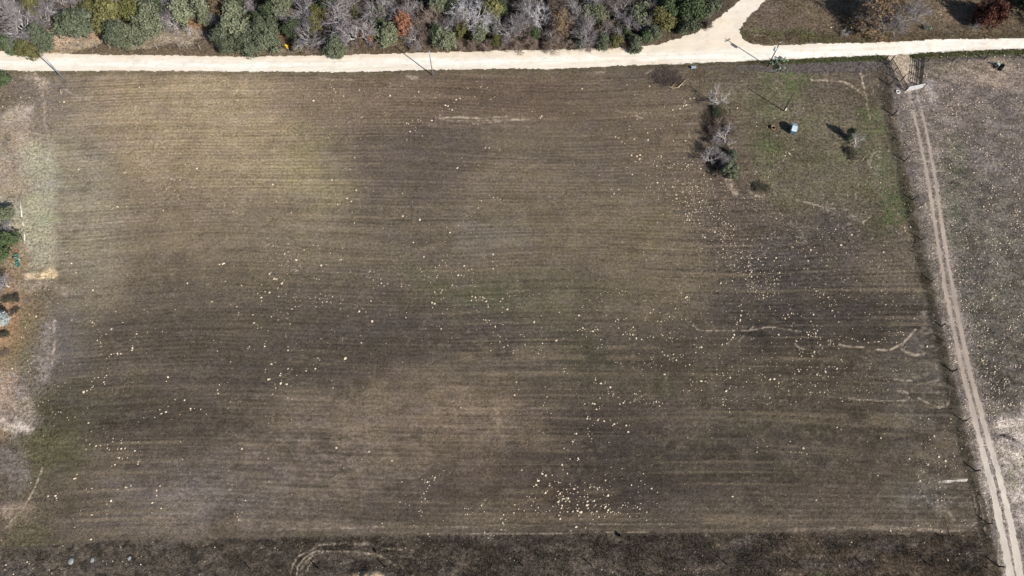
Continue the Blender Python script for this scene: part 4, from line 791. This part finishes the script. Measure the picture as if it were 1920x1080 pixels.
for z, L in ZR.items():
    xs = sorted(q[0] for q in L); ys = sorted(q[1] for q in L); n_ = len(L)
    def band(v, A, names):
        k_ = len(names); return names[min(k_-1, sum(v > A[int(len(A)*(j+1)/k_)] for j in range(k_-1)))] if n_ > 2 else ''
    sub = {}
    for x, y, o in L:
        h = band(x, xs, ['left', 'centre', 'right'] if n_ < 16 else ['far left', 'left', 'centre', 'right', 'far right']); v = band(y, ys, ['upper', 'middle', 'lower'] if n_ < 16 else ['top', 'upper', 'middle', 'lower', 'bottom'])
        sub.setdefault((v+' '+h).strip(), []).append((x, y, o))
    for w_, M in sub.items():
        M.sort(key=lambda q: q[0])
        for j, (x, y, o) in enumerate(M):
            pre = '' if len(M) == 1 else ('left one of ' if j == 0 else 'right one of ' if j == len(M)-1 else 'between others of ')
            pre = '' if len(M) == 1 else ('leftmost ' if j == 0 else 'rightmost ' if j == len(M)-1 else ('second ', 'third ', 'fourth ', 'fifth ', 'sixth ')[j-1])
            o['label'] = (pre+w_+' pale rock '+z).strip() if w_ or pre else 'large pale limestone rock '+z
def stonefield(name, P, S, label, seed, mat, lo=False):
    """many small stones: squashed six- or twelve-cornered lumps"""
    r = np.random.RandomState(seed); n = len(P)
    a = np.arange(5)*2*np.pi/5; base = np.r_[np.c_[np.cos(a), np.sin(a), np.full(5, -.2)], np.c_[np.cos(a+.6)*.62, np.sin(a+.6)*.62, np.full(5, .42)], [[0, 0, .6]]]
    fs = []
    for k in range(5):
        q = (k+1) % 5; fs += [(k, q, 5+k), (q, 5+q, 5+k), (5+k, 5+q, 10)]
    base = base[None]*r.uniform(.7, 1.25, (n, 11, 1)); t = r.uniform(0, 6.3, n); cs, sn = np.cos(t)[:, None], np.sin(t)[:, None]
    x = base[..., 0]*r.uniform(.8, 1.35, (n, 1)); y = base[..., 1]
    V = np.stack([x*cs-y*sn, x*sn+y*cs, base[..., 2]], -1)*S[:, None, None]+P[:, None, :]
    F = (np.array(fs)[None]+np.arange(n)[:, None, None]*11).reshape(-1, 3)
    c = np.array(alb(226,206,182))*r.uniform(.48, 1.1, (n, 1)); me = npmesh(name, V.reshape(-1, 3), F, np.repeat(c, 11, 0)); me.materials.append(mat)
    return tag(link(bpy.data.objects.new(name, me)), label, 'stones', None, 'stuff')
SC2 = mat_col('small_limestone', .95, .1, 6, .1)
Q = [(x, y, s*.9) for x, y, s in ST_[292:]]
def addz(n, x0, x1, y0, y1, fn, s0, s1):
    px = rsG.uniform(x0, x1, n); py = rsG.uniform(y0, y1, n); k = rsG.rand(n) < fn(px, py)
    for a, b_ in zip(px[k], py[k]): Q.append((a, b_, rsG.uniform(s0, s1)*rsG.uniform(.7, 1.2)))
g2 = lambda cx, cy, rx, ry: (lambda x, y: np.exp(-((x-cx)/rx)**2-((y-cy)/ry)**2))
addz(520, 950, 1280, 860, 1000, g2(1090,935,80,34), .05, .13)
addz(700, 1200, 1480, 270, 420, g2(1310,350,90,50), .05, .12)
addz(1100, 1260, 1460, 340, 560, lambda x, y: np.exp(-((x-(1290+(y-350)*.75))/36)**2), .05, .14)
addz(800, 1400, 1700, 440, 760, lambda x, y: sst(.5,.7,vn(x/22, y/22, 151)), .05, .12)
addz(400, 640, 1000, 480, 640, lambda x, y: sst(.55,.75,vn(x/18, y/18, 153)), .05, .11)
addz(350, 500, 640, 440, 600, lambda x, y: sst(.5,.7,vn(x/18, y/18, 155)), .05, .11)
addz(500, 1080, 1330, 540, 760, lambda x, y: sst(.58,.75,vn(x/18, y/18, 157)), .05, .11)
addz(400, 1400, 1660, 140, 420, lambda x, y: sst(.5,.7,vn(x/18, y/18, 159)), .05, .13)
addz(5200, 100, 1500, 150, 990, lambda x, y: .06+sst(.5,.8,vn(x/26, y/26, 161))*.6, .03, .085)
addz(1200, 1250, 1720, 380, 760, lambda x, y: .5+0*x, .04, .10)
addz(260, 600, 960, 140, 260, lambda x, y: sst(.5,.7,vn(x/20, y/14, 162)), .05, .11)
addz(500, 0, 1860, 1003, 1085, lambda x, y: sst(.55,.75,vn(x/20, y/12, 163)), .05, .13)
addz(300, 1720, 1840, 780, 1000, lambda x, y: .5+0*x, .05, .12)
fxi = lambda x, y: (x > np.interp(y, fyp, fxp)+3)*1.0
lanef = lambda x, y: 1-(x > np.interp(y, [p[1] for p in RUT_L], [p[0] for p in RUT_L])-8)*(x < np.interp(y, [p[1] for p in RUT_R], [p[0] for p in RUT_R])+8)*1.0
addz(6500, 1670, 1940, 112, 800, lambda x, y: fxi(x, y)*lanef(x, y)*(.12+.88*sst(.45,.72,vn(x/14, y/14, 165))), .05, .15)
addz(900, 1700, 1940, 780, 1080, lambda x, y: fxi(x, y)*lanef(x, y)*.6, .04, .11)
addz(900, 1750, 1880, 480, 900, lambda x, y: np.exp(-((x-np.interp(y, [p[1] for p in RUT_R], [p[0] for p in RUT_R])-24)/12)**2), .05, .14)
addz(100, 1740, 1920, 92, 112, lambda x, y: .7+0*x, .07, .16)
addz(260, 0, 110, 140, 560, lambda x, y: sst(.5,.7,vn(x/10, y/10, 167)), .05, .12)
addz(220, 0, 110, 600, 800, lambda x, y: sst(.5,.7,vn(x/10, y/10, 169)), .04, .1)
Qa = np.array(Q); P = np.array([tuple(G(a, b_)) for a, b_, _ in Q]); k = (np.abs(P[:, 0]) < 115.5) & (P[:, 1] > -13.5) & (P[:, 1] < 121.5)
P, S = P[k], Qa[k, 2]; P[:, 2] = ground_z(P[:, 0], P[:, 1])+S*.1
stonefield('scattered_stones', P, S, 'countless smaller pale limestone stones strewn over field and pasture', 71, SC2)

# ------------------------------------------------------------------ materials for built things
STEEL = mat_two('grey_steel', alb(176,184,196), alb(120,128,140), 2, .5, .5, metal=.3)
BLACKP = mat_two('black_pipe', (.02,.02,.022), (.035,.032,.03), 6, .6, .4)
DWOOD = mat_two('dark_weathered_post', (.035,.03,.027), (.07,.06,.05), 8, .95, .1)
GWOOD = mat_two('grey_weathered_wood', alb(168,164,160), alb(116,108,102), 5, .9, .1)
PWOOD = mat_two('pale_bare_log', alb(206,186,156), alb(140,120,98), 4, .9, .1)
PIPEW = mat_two('white_pipe', (.78,.78,.76), (.6,.6,.58), 3, .4, .5)
TEAL = mat_two('teal_plastic', (.03,.24,.20), (.02,.15,.13), 4, .45, .5)
TIN = mat_two('blue_grey_sheet_roof', alb(196,212,222), alb(160,180,194), 2, .5, .5)
TINW = mat_two('dull_blue_walls', alb(92,112,132), alb(70,88,106), 3, .7, .3)
YEL = mat_two('yellow_sign_paint', (.85,.55,.01), (.75,.46,.01), 4, .5, .4)
RUB = mat_two('black_rubber', (.012,.012,.013), (.025,.024,.024), 9, .85, .2)
WIRE = mat_two('fence_wire', (.10,.095,.09), (.06,.055,.05), 9, .7, .3)
PCL = mat_two('prickly_pear_skin', alb(140,156,132), alb(84,100,78), 3, .7, .3)
CONC = mat_two('blue_grey_concrete', alb(168,184,202), alb(130,146,162), 3, .8, .2)
WHITE = mat_two('white_paint', (.75,.74,.70), (.5,.49,.46), 5, .6, .3)

# ------------------------------------------------------------------ poles
def pole(px, py, h, r, mat, label, extra=None):
    p = GG(px, py); t_ = thing('utility_pole', p, label, 'utility pole')
    MB().tube([(0,0,-.3),(0,0,h*.5),(0,0,h)], [r*.8, r*.7, r*.55], 10).build('shaft', mat, t_, True)
    if extra: extra(t_, h, r)
    return t_
def cap_only(t_, h, r): MB().lathe((0,0,h), [(0,.12),(r*1.1,.06),(r*1.1,-.02),(0,-.02)][::-1], 10).build('pole_cap', STEEL, t_)
pole(122.5, 150.5, 7.4, .17, STEEL, 'tall slim blue-grey pole at the left leaning across the gravel road in view', cap_only)
pole(812, 142, 7.2, .16, STEEL, 'tall slim blue-grey pole standing at the road edge in the middle of the photo', cap_only)
def xformer(t_, h, r):
    MB().box((0,0,h-.25), (1.3,.1,.12), .6).build('crossarm', DWOOD, t_)
    for sx in (-.55, .55): MB().lathe((sx*math.cos(.6), sx*math.sin(.6), h-.19), [(.0,0),(.06,.02),(.07,.1),(.04,.16),(0,.2)], 8).build('insulator', WHITE, t_)
    MB().lathe((0,0,h), [(0,-.02),(.1,0),(.1,.14),(0,.16)], 8).build('pole_cap', WHITE, t_)
    tr_ = MB().lathe((-.38,-.1,h-2.0), [(0,0),(.24,0),(.27,.05),(.27,.72),(.22,.8),(0,.82)], 14).build('transformer', TIN, t_, True)
    MB().box((-.17,-.04,h-1.6), (.16,.08,.5)).build('bracket', BLACKP, tr_)
    for a_ in (-.45, -.3): MB().lathe((a_,-.1,h-1.18), [(.04,0),(.05,.08),(.02,.16),(0,.17)], 6).build('bushing', WHITE, tr_)
pole(1439.5, 124.5, 6.9, .15, DWOOD, 'dark power pole carrying a small blue-grey transformer beside the prickly pears', xformer)
def meter(t_, h, r):
    MB().box((.24,-.12,.75), (.3,.2,.55)).build('meter_box', WHITE, t_)
    MB().tube([(.15,-.1,1.0),(.14,-.08,3.6)], .035, 6).build('conduit', BLACKP, t_)
pole(1468.5, 208.5, 5.4, .13, DWOOD, 'dark bare pole with a white meter box in the grassy corner', meter)
p = GG(1460, 252); t_ = thing('stake', p, 'thin dark stake standing beside the round open well casing', 'stake')
MB().tube([(0,0,-.1),(.02,0,.8),(0,.03,1.35)], [.045,.04,.03], 7).build('shaft', DWOOD, t_); MB().box((0,0,1.15), (.22,.05,.08), .3).build('crosspiece', DWOOD, t_)

# well casing ring
p = GG(1449, 241); t_ = thing('well_ring', p, 'round open rusty ring standing on dark soil left of the little shed', 'well ring')
MB().lathe((0,0,0), [(.48,-.05),(.48,.42),(.40,.42),(.40,.0),(0,.0)], 20).build('ring_wall', mat_two('rusty_tan_metal', alb(176,150,120), alb(110,84,64), 6, .8, .2), t_, True)
MB().lathe((0,0,.02), [(0,.02),(.39,.02)], 18).build('dark_inside', RUB, t_)

# little shed
p = GG(1485, 245.5); t_ = thing('well_house', p, 'tiny blue-grey metal well house with a pitched roof and long black shadow', 'shed', rz=-.22)
W, L, He, Hr = .85, 1.75, 1.25, 1.7
MB().add([(-W/2,-L/2,0),(W/2,-L/2,0),(W/2,L/2,0),(-W/2,L/2,0),(-W/2,-L/2,He),(W/2,-L/2,He),(W/2,L/2,He),(-W/2,L/2,He),(-W/2,0,Hr-.04),(W/2,0,Hr-.04)],
         [(0,1,5,4),(2,3,7,6),(1,2,6,9,5),(3,0,4,8,7)]).build('walls', TINW, t_)
for s in (-1, 1):
    m_ = MB(); e_ = .09; a0 = (-W/2-e_, s*(L/2+e_), He-.06); a1 = (W/2+e_, s*(L/2+e_), He-.06); r0 = (-W/2-e_, s*.004, Hr); r1 = (W/2+e_, s*.004, Hr)
    up = Vector((0,0,.035)); vs = [Vector(v) for v in (a0, a1, r1, r0)]
    m_.add(vs+[v+up for v in vs], [(0,3,2,1),(4,5,6,7),(0,1,5,4),(1,2,6,5),(2,3,7,6),(3,0,4,7)])
    for k in range(5):
        x = -W/2-e_+.04+(W+2*e_-.08)*k/4; m_.tube([(x, s*(L/2+e_), He-.02), (x, s*.01, Hr+.04)], .018, 5)
    m_.build('roof_panel', TIN, t_)
d_ = MB().box((-W/2-.012,-.2,.5), (.02,.55,.95)).build('door', TIN, t_); MB().box((-W/2-.03,0,.5), (.02,.04,.12)).build('handle', BLACKP, d_)

# yellow sign
p = GG(542, 97); t_ = thing('road_sign', p, 'yellow diamond road sign on a post beside the gap in the wood', 'road sign')
MB().box((0,0,1.0), (.06,.06,2.3)).build('post', GWOOD, t_)
def plate(w, h, cz, name, mat, rot=0):
    m_ = Matrix.Translation((0,-.05,cz)) @ Matrix.Rotation(math.radians(-12),4,'Z') @ Matrix.Rotation(rot,4,'Y')
    mb = MB(); mb.box((0,0,0), (w,.015,h), 0, m_); return mb.build(name, mat, t_)
pl = plate(.62,.62,1.85,'diamond_panel',YEL,math.pi/4); plate(.45,.42,1.2,'plaque',YEL)
# ------------------------------------------------------------------ fences
def fence(name, pts, spacing, h, label, mat=DWOOD, r=.06, wires=4, explicit=None, pname='post', wr=.006):
    P_ = [GG(*q) for q in pts]; t_ = thing(name, P_[0], label, 'fence'); o0 = P_[0]
    posts = []
    if explicit: posts = [GG(*q) for q in explicit]
    else:
        for a, b_ in zip(P_[:-1], P_[1:]):
            n = max(1, round((b_-a).length/spacing))
            for i in range(n): posts.append(a.lerp(b_, i/n))
        posts.append(P_[-1])
    for q in posts:
        z = gz(q.x, q.y); r_ = RND.uniform(.85, 1.15); c_ = Vector((q.x, q.y, z))-o0; le = Vector((RND.gauss(0,.03), RND.gauss(0,.03), h*r_))
        MB().tube([c_+Vector((0,0,-.2)), c_+le*.5, c_+le], [r*r_, r*r_*.95, r*r_*.85], 7).build(pname, mat, t_)
    for w in range(wires):
        zz = h*(.2+.75*w/max(1, wires-1)); MB().tube([Vector((q.x, q.y, gz(q.x, q.y)+zz))-o0+Vector((0,0,0)) for q in posts], wr, 3, False).build('wire', WIRE, t_)
    return t_
LF = [(1675,216),(1696,302.5),(1711,375),(1727.5,450),(1746,527.5),(1765,612),(1785.5,696.7),(1806,790),(1829.5,883),(1852.5,982),(1872,1062)]
fence('lane_fence', LF, 9, 1.45, 'wire fence of dark posts running down the right side beside the dirt track', explicit=[(1660,112),(1662,121),(1668,160)]+LF, r=.12)
fence('bottom_fence', [(598,1067)], 9, 1.2, 'wire fence with thin posts along the bottom of the photo by the spoil heap', explicit=[(470,1068),(598,1067),(724,1065),(853.5,1064),(981,1062),(1109.5,1061),(1234,1059),(1362,1058),(1490,1056),(1620,1060),(1745,1062)], r=.09)
fence('wood_fence', [(98,87)], 3, 1.2, 'rickety fence of short pale posts along the brown clearing left of the sign', GWOOD, explicit=[(98,87),(109,88.5),(124.5,89),(139,88),(153,89.5),(182,89),(207,90),(232,90),(260,91),(296,91.5),(337.5,90.5),(352,91),(376,92),(409,91.5),(430,94)], r=.095)
fence('north_fence', [(1398,64),(1402,66),(1440,67),(1500,65),(1585,64),(1650,62),(1740,57),(1830,54),(1925,52)], 5.5, 1.15, 'thin wire fence along the pasture north of the road', r=.07)
fence('road_fence', [(1739,115),(1745,114)], 5, 1.3, 'wire fence along the road right of the gate above the stony pasture', explicit=[(1739,115.5),(1786,114.5),(1845,111.5),(1920,110)], r=.11)
fence('field_top_fence', [(1370,136)], 5, 1.0, 'low wire fence buried in dead grass left of the gate', explicit=[(1373,135),(1410,133),(1456,130),(1510,127),(1560,124),(1612,120),(1648,116)], r=.05)

# gateway: two pipe wing fences and the gate
def wing(name, base, posts, hts, rails, label, rr_=.035, step=.2, z0=.25):
    A, B = GG(*base[0]), GG(*base[1]); t_ = thing(name, A, label, 'fence')
    for q, h in zip(posts, hts):
        c_ = GG(*q)-A; MB().tube([c_+Vector((0,0,-.2)), c_+Vector((0,0,h))], .09, 8).build('post', BLACKP, t_)
    for k in range(rails):
        z = z0+k*step; MB().tube([Vector((0,0,z)), B-A+Vector((0,0,z))], rr_ if k < rails-1 else .05, 6).build('rail', BLACKP, t_)
    return t_
wing('pipe_wing_fence', [(1668,117),(1696.5,170.5)], [(1668.5,117),(1676.7,133.75),(1688,153.3),(1696.7,170.5)], [2.1,1.35,2.1,1.6], 6, 'black pipe wing fence on the left side of the driveway')
wing('pipe_wing_fence', [(1726.5,115),(1721,163)], [(1726.5,115),(1726,131),(1724.5,147.5),(1721,163)], [1.7,1.5,1.5,1.6], 5, 'black pipe wing fence on the right side of the driveway', .05, .3, .3)
A, B = GG(1698,171.5), GG(1728.5,165.5); t_ = thing('pipe_gate', A, 'closed pale grey metal gate between the two black wing fences', 'gate'); D_ = B-A
fr = MB()
for z in (.18, 1.38): fr.tube([Vector((0,0,z)), D_+Vector((0,0,z))], .05, 6)
for f_ in (0, 1): fr.tube([D_*f_+Vector((0,0,.18)), D_*f_+Vector((0,0,1.38))], .05, 6)
GG_ = mat_two('galvanised_gate', alb(214,212,214), alb(176,176,180), 3, .5, .4)
fr.build('gate_frame', GG_, t_)
for z in (.38,.58,.78,.98,1.18): MB().tube([Vector((0,0,z)), D_+Vector((0,0,z))], .04, 6).build('gate_bar', GG_, t_)
for f_ in (.33, .66): MB().box(D_*f_+Vector((0,0,.78)), (.07,.03,1.2), math.atan2(D_.y, D_.x)).build('brace', GG_, t_)
for f_ in (-.02,):
    MB().tube([D_*1.03+Vector((0,0,-.2)), D_*1.03+Vector((0,0,1.6))], .08, 8).build('gate_post', BLACKP, t_)
MB().lathe((0,0,.7), [(.06,0),(.09,.03),(.09,.12),(.06,.15)], 8).build('latch', BLACKP, t_)

# white ring and misc
p = GG(1683, 172.5); t_ = thing('tyre_ring', p, 'white painted tyre ring lying beside the gate', 'tyre ring')
me = MB().lathe((0,0,.12), [(.22,-.05),(.26,.09),(.36,.13),(.46,.08),(.48,-.02),(.44,-.12),(.26,-.12),(.22,-.05)], 20); me.build('tyre_wall', WHITE, t_, True)
MB().lathe((0,0,.05), [(0,.02),(.22,.02)], 16).build('soil_fill', RUB, t_)

# small tractor
p = GG(1874.5, 128.5); t_ = thing('garden_tractor', p, 'small old tractor with dark wheels and pale teal hood on the stony pasture', 'tractor', rz=math.atan2(.62,-.78))
bodym = MB().box((.35,0,.62), (1.5,.34,.3)); bodym.tube([(0,-.62,.48),(0,.62,.48)], .07, 8); bodym.tube([(1.15,-.42,.3),(1.15,.42,.3)], .05, 8); bodym.build('chassis', BLACKP, t_)
hd = MB(); 
for i in range(7): pass
hd.ell((.95,0,.86), (.42,.24,.2), None, 12, 8); hd.box((.85,0,.76), (.8,.4,.2)); hd.build('hood', mat_two('pale_teal_paint', alb(190,216,206), alb(130,160,152), 3, .5, .4), t_, True)
for sy, rad_, x_, w_ in ((-.55,.46,0,.26),(.55,.46,0,.26),(-.42,.26,1.15,.16),(.42,.26,1.15,.16)):
    m_ = Matrix.Translation((x_, sy, rad_)) @ Matrix.Rotation(math.pi/2, 4, 'X')
    w0 = MB().lathe((0,0,0), [(rad_*.55,-w_/2),(rad_*.9,-w_/2),(rad_,-w_*.3),(rad_,w_*.3),(rad_*.9,w_/2),(rad_*.55,w_/2),(rad_*.55,-w_/2)], 18, m_).build('wheel', RUB, t_, True)
    MB().lathe((0,0,0), [(0,-w_*.3),(rad_*.56,-w_*.32),(rad_*.56,w_*.32),(0,w_*.3)], 14, m_).build('rim', BLACKP, w0)
MB().box((-.05,0,.9), (.4,.42,.08)).box((-.26,0,1.08), (.07,.42,.34)).build('seat', RUB, t_)
sw = MB().tube([(.42,0,.78),(.3,0,1.12)], .02, 6); ringp = [(.3+.17*math.cos(a)*.9, .17*math.sin(a), 1.12+.05*math.cos(a)) for a in [k*math.pi/6 for k in range(13)]]; sw.tube(ringp, .018, 5); sw.build('steering_wheel', BLACKP, t_)

# prickly pears
def pear(px, py, n, R, seed, label):
    r = random.Random(seed); p = GG(px, py); t_ = thing('prickly_pear', p, label, 'cactus')
    for i in range(n):
        a = r.uniform(0, 6.28); q = R*r.random()**.6; z = r.uniform(.15, .75); m_ = Matrix.Rotation(r.uniform(0, 6.28), 3, 'Z') @ Matrix.Rotation(r.uniform(-.7, .7), 3, 'X')
        MB().ell((q*math.cos(a), q*math.sin(a)*.6, z), (.19*r.uniform(.8,1.2), .04, .24*r.uniform(.8,1.2)), m_, 10, 6).build('pad', PCL, t_, True)
pear(1450, 120, 26, 1.2, 1, 'sprawling prickly pear clump at the foot of the transformer pole')
pear(1468, 115.5, 22, 1.0, 2, 'pale-padded prickly pear clump right of the transformer pole')
pear(1736, 55, 26, .9, 3, 'dark prickly pear clump by the fence north of the road')
pear(1462, 131, 12, .9, 4, 'low prickly pear patch in the dead grass below the transformer pole')

# white pipes, teal tubs
for a, b_, lb in (((36.7,368),(41.6,407.5),'longest white pipe lying along the left edge of the field'),((42.1,414),(44,424),'short white pipe piece in the middle of the pipe line at the left edge'),((44.4,430),(46.5,451.5),'lower white pipe of the line at the left edge')):
    P0_, P1_ = GG(*a, .08), GG(*b_, .08); t_ = thing('white_pipe', P0_, lb, 'pipe'); v = P1_-P0_
    MB().tube([(0,0,0), v*.5+Vector((.05,0,.0)), v], .065, 8).build('tube', PIPEW, t_, True)
    MB().tube([v*.48, v*.52], .085, 8).build('coupling', PIPEW, t_)
for x, y, lb in ((32.4,480,'topmost of the four teal tubs beside the left edge trees'),(33.2,487.3,'second teal tub from the top, just below the white scrap pipe'),(33.4,494.3,'third teal tub from the top at the left edge'),(33.8,498.5,'lowest of the four teal tubs at the left edge')):
    p = GG(x, y); t_ = thing('teal_tub', p, lb, 'tub', 'teal tubs at the left edge'); MB().lathe((0,0,0), [(0,.02),(.2,.0),(.25,.32),(.27,.34),(.24,.35),(.2,.06),(0,.05)], 16).build('bowl', TEAL, t_, True)
    MB().tube([(.25*math.cos(k*math.pi/8), .25*math.sin(k*math.pi/8), .35) for k in range(17)], .02, 5, False).build('rim', TEAL, t_)
p = GG(32, 483.5, .1); t_ = thing('scrap_pipe', p, 'bent white pipe scrap lying among the teal tubs', 'pipe')
MB().tube([(-.5,-.05,.1),(.0,.0,.1),(.35,-.2,.08),(.75,-.5,.05)], .06, 7).build('tube', PIPEW, t_, True); MB().ell((-.6,.05,.1), (.2,.14,.14)).build('black_cap', RUB, t_, True)
# logs and branches
def log(pts, r, label, mat=PWOOD, cat='log', z=.1, stubs=()):
    P_ = [GG(*q, z) for q in pts]; t_ = thing('fallen_log' if cat == 'log' else 'fallen_branch', P_[0], label, cat)
    MB().tube([q-P_[0] for q in P_], [r*(1-.5*i/(len(P_)-1)) for i in range(len(P_))], 7).build('stem', mat, t_, True)
    for a, b_ in stubs: A_, B_ = GG(*a, z), GG(*b_, z+.3); MB().tube([A_-P_[0], B_-P_[0]], [r*.5, r*.2], 5).build('side_branch', mat, t_)
log([(112,165),(113.5,170),(115,177)], .14, 'short curved pale log at the left below the first pole')
log([(140,73),(146,70),(155,66)], .16, 'grey fallen branch in the sandy gap at the far left', GWOOD, 'branch', .12, [((144,71),(147,76)),((147,70),(145,76))])
log([(1270,165),(1276,160),(1286,150)], .12, 'pale log lying right of the brush pile', PWOOD, 'log', .15, [((1278,160),(1284,160))])
log([(1245,160),(1262,166),(1274,164)], .10, 'pale forked branch along the lower edge of the brush pile', PWOOD, 'branch', .15, [((1258,165),(1266,158))])
log([(760,78),(768,79),(776,72)], .10, 'pale dead branch at the foot of the orange-leaved tree', GWOOD, 'branch', .1)
log([(1615,302),(1619,297),(1623,291)], .08, 'thin pale branch below the silvery tree in the corner', PWOOD, 'branch', .05)
log([(1706,296),(1709,290),(1714,284)], .09, 'silvery branch between the lane fence and the dirt track', GWOOD, 'branch', .05)
log([(1253,60),(1258,61),(1262,59)], .10, 'small white fallen branch on the verge near the fork', GWOOD, 'branch', .1)
log([(792,24),(795,40),(806,48)], .13, 'crooked pale dead limb standing out of the brown trees', GWOOD, 'branch', 3.2)
log([(1293,248),(1290,254),(1289,262)], .07, 'thin pale stick left of the hedge trees', PWOOD, 'branch', .05)
log([(1243,195),(1245,198),(1246,203)], .07, 'short twin sticks in the field left of the hedge trees', PWOOD, 'branch', .05)
# slab, sacks, heap debris
p = GG(1300, 127.5); t_ = thing('concrete_slab', p, 'small blue-grey concrete block at the road edge above the brush', 'block'); MB().box((0,0,.18), (.95,.42,.36), .05).build('block', CONC, t_); MB().box((-.6,.05,.2), (.16,.36,.4), .05).build('dark_end', RUB, t_)
PLS = mat_two('pale_blue_plastic', alb(158,160,160), alb(112,114,116), 5, .8, .2)
for x, y, sx, lb in ((134,1052,.42,'crumpled pale grey sack in the rough grass at the lower left'),(174,1050,.34,'pale blue-grey sack right of the crumpled pale one'),(243,1046.5,.3,'narrow pale blue sack farthest right in the rough grass')):
    m_ = rockmesh(int(x), 2); m_.materials.append(PLS); o = link(bpy.data.objects.new('plastic_sack', m_)); q = GG(x, y, .12); o.location = q; o.scale = (sx, sx*1.2, sx*.6); tag(o, lb, 'sack')
p = GG(1313, 21); t_ = thing('dumped_drum', p, 'small dark green drum among rubbish by the fork road', 'drum'); MB().lathe((0,0,0), [(0,0),(.28,0),(.28,.8),(.25,.82),(0,.8)], 14).build('drum_wall', TEAL, t_, True); MB().lathe((0,0,.4), [(.285,-.03),(.305,0),(.285,.03)], 14).build('hoop', BLACKP, t_)
p = GG(1160, 1003.5); t_ = thing('black_bucket', p, 'small black object at the upper edge of the rough grass', 'bucket'); MB().lathe((0,0,0), [(0,0),(.2,0),(.26,.4),(.22,.4),(.17,.05),(0,.05)], 12).build('bucket_wall', RUB, t_); MB().box((-.3,.15,.1), (.4,.2,.18), .7).build('scrap', RUB, t_)
p = GG(704.5, 1034); t_ = thing('black_bucket', p, 'small black object between the pale turning ruts', 'bucket'); MB().lathe((0,0,0), [(0,0),(.15,0),(.19,.35),(.16,.35),(.13,.05),(0,.05)], 12).build('bucket_wall', RUB, t_); MB().tube([(-.18,0,.33),(0,0,.5),(.18,0,.33)], .012, 4).build('handle', BLACKP, t_)
print('objects', len(bpy.data.objects), 'polys', sum(len(m.polygons) for m in bpy.data.meshes))
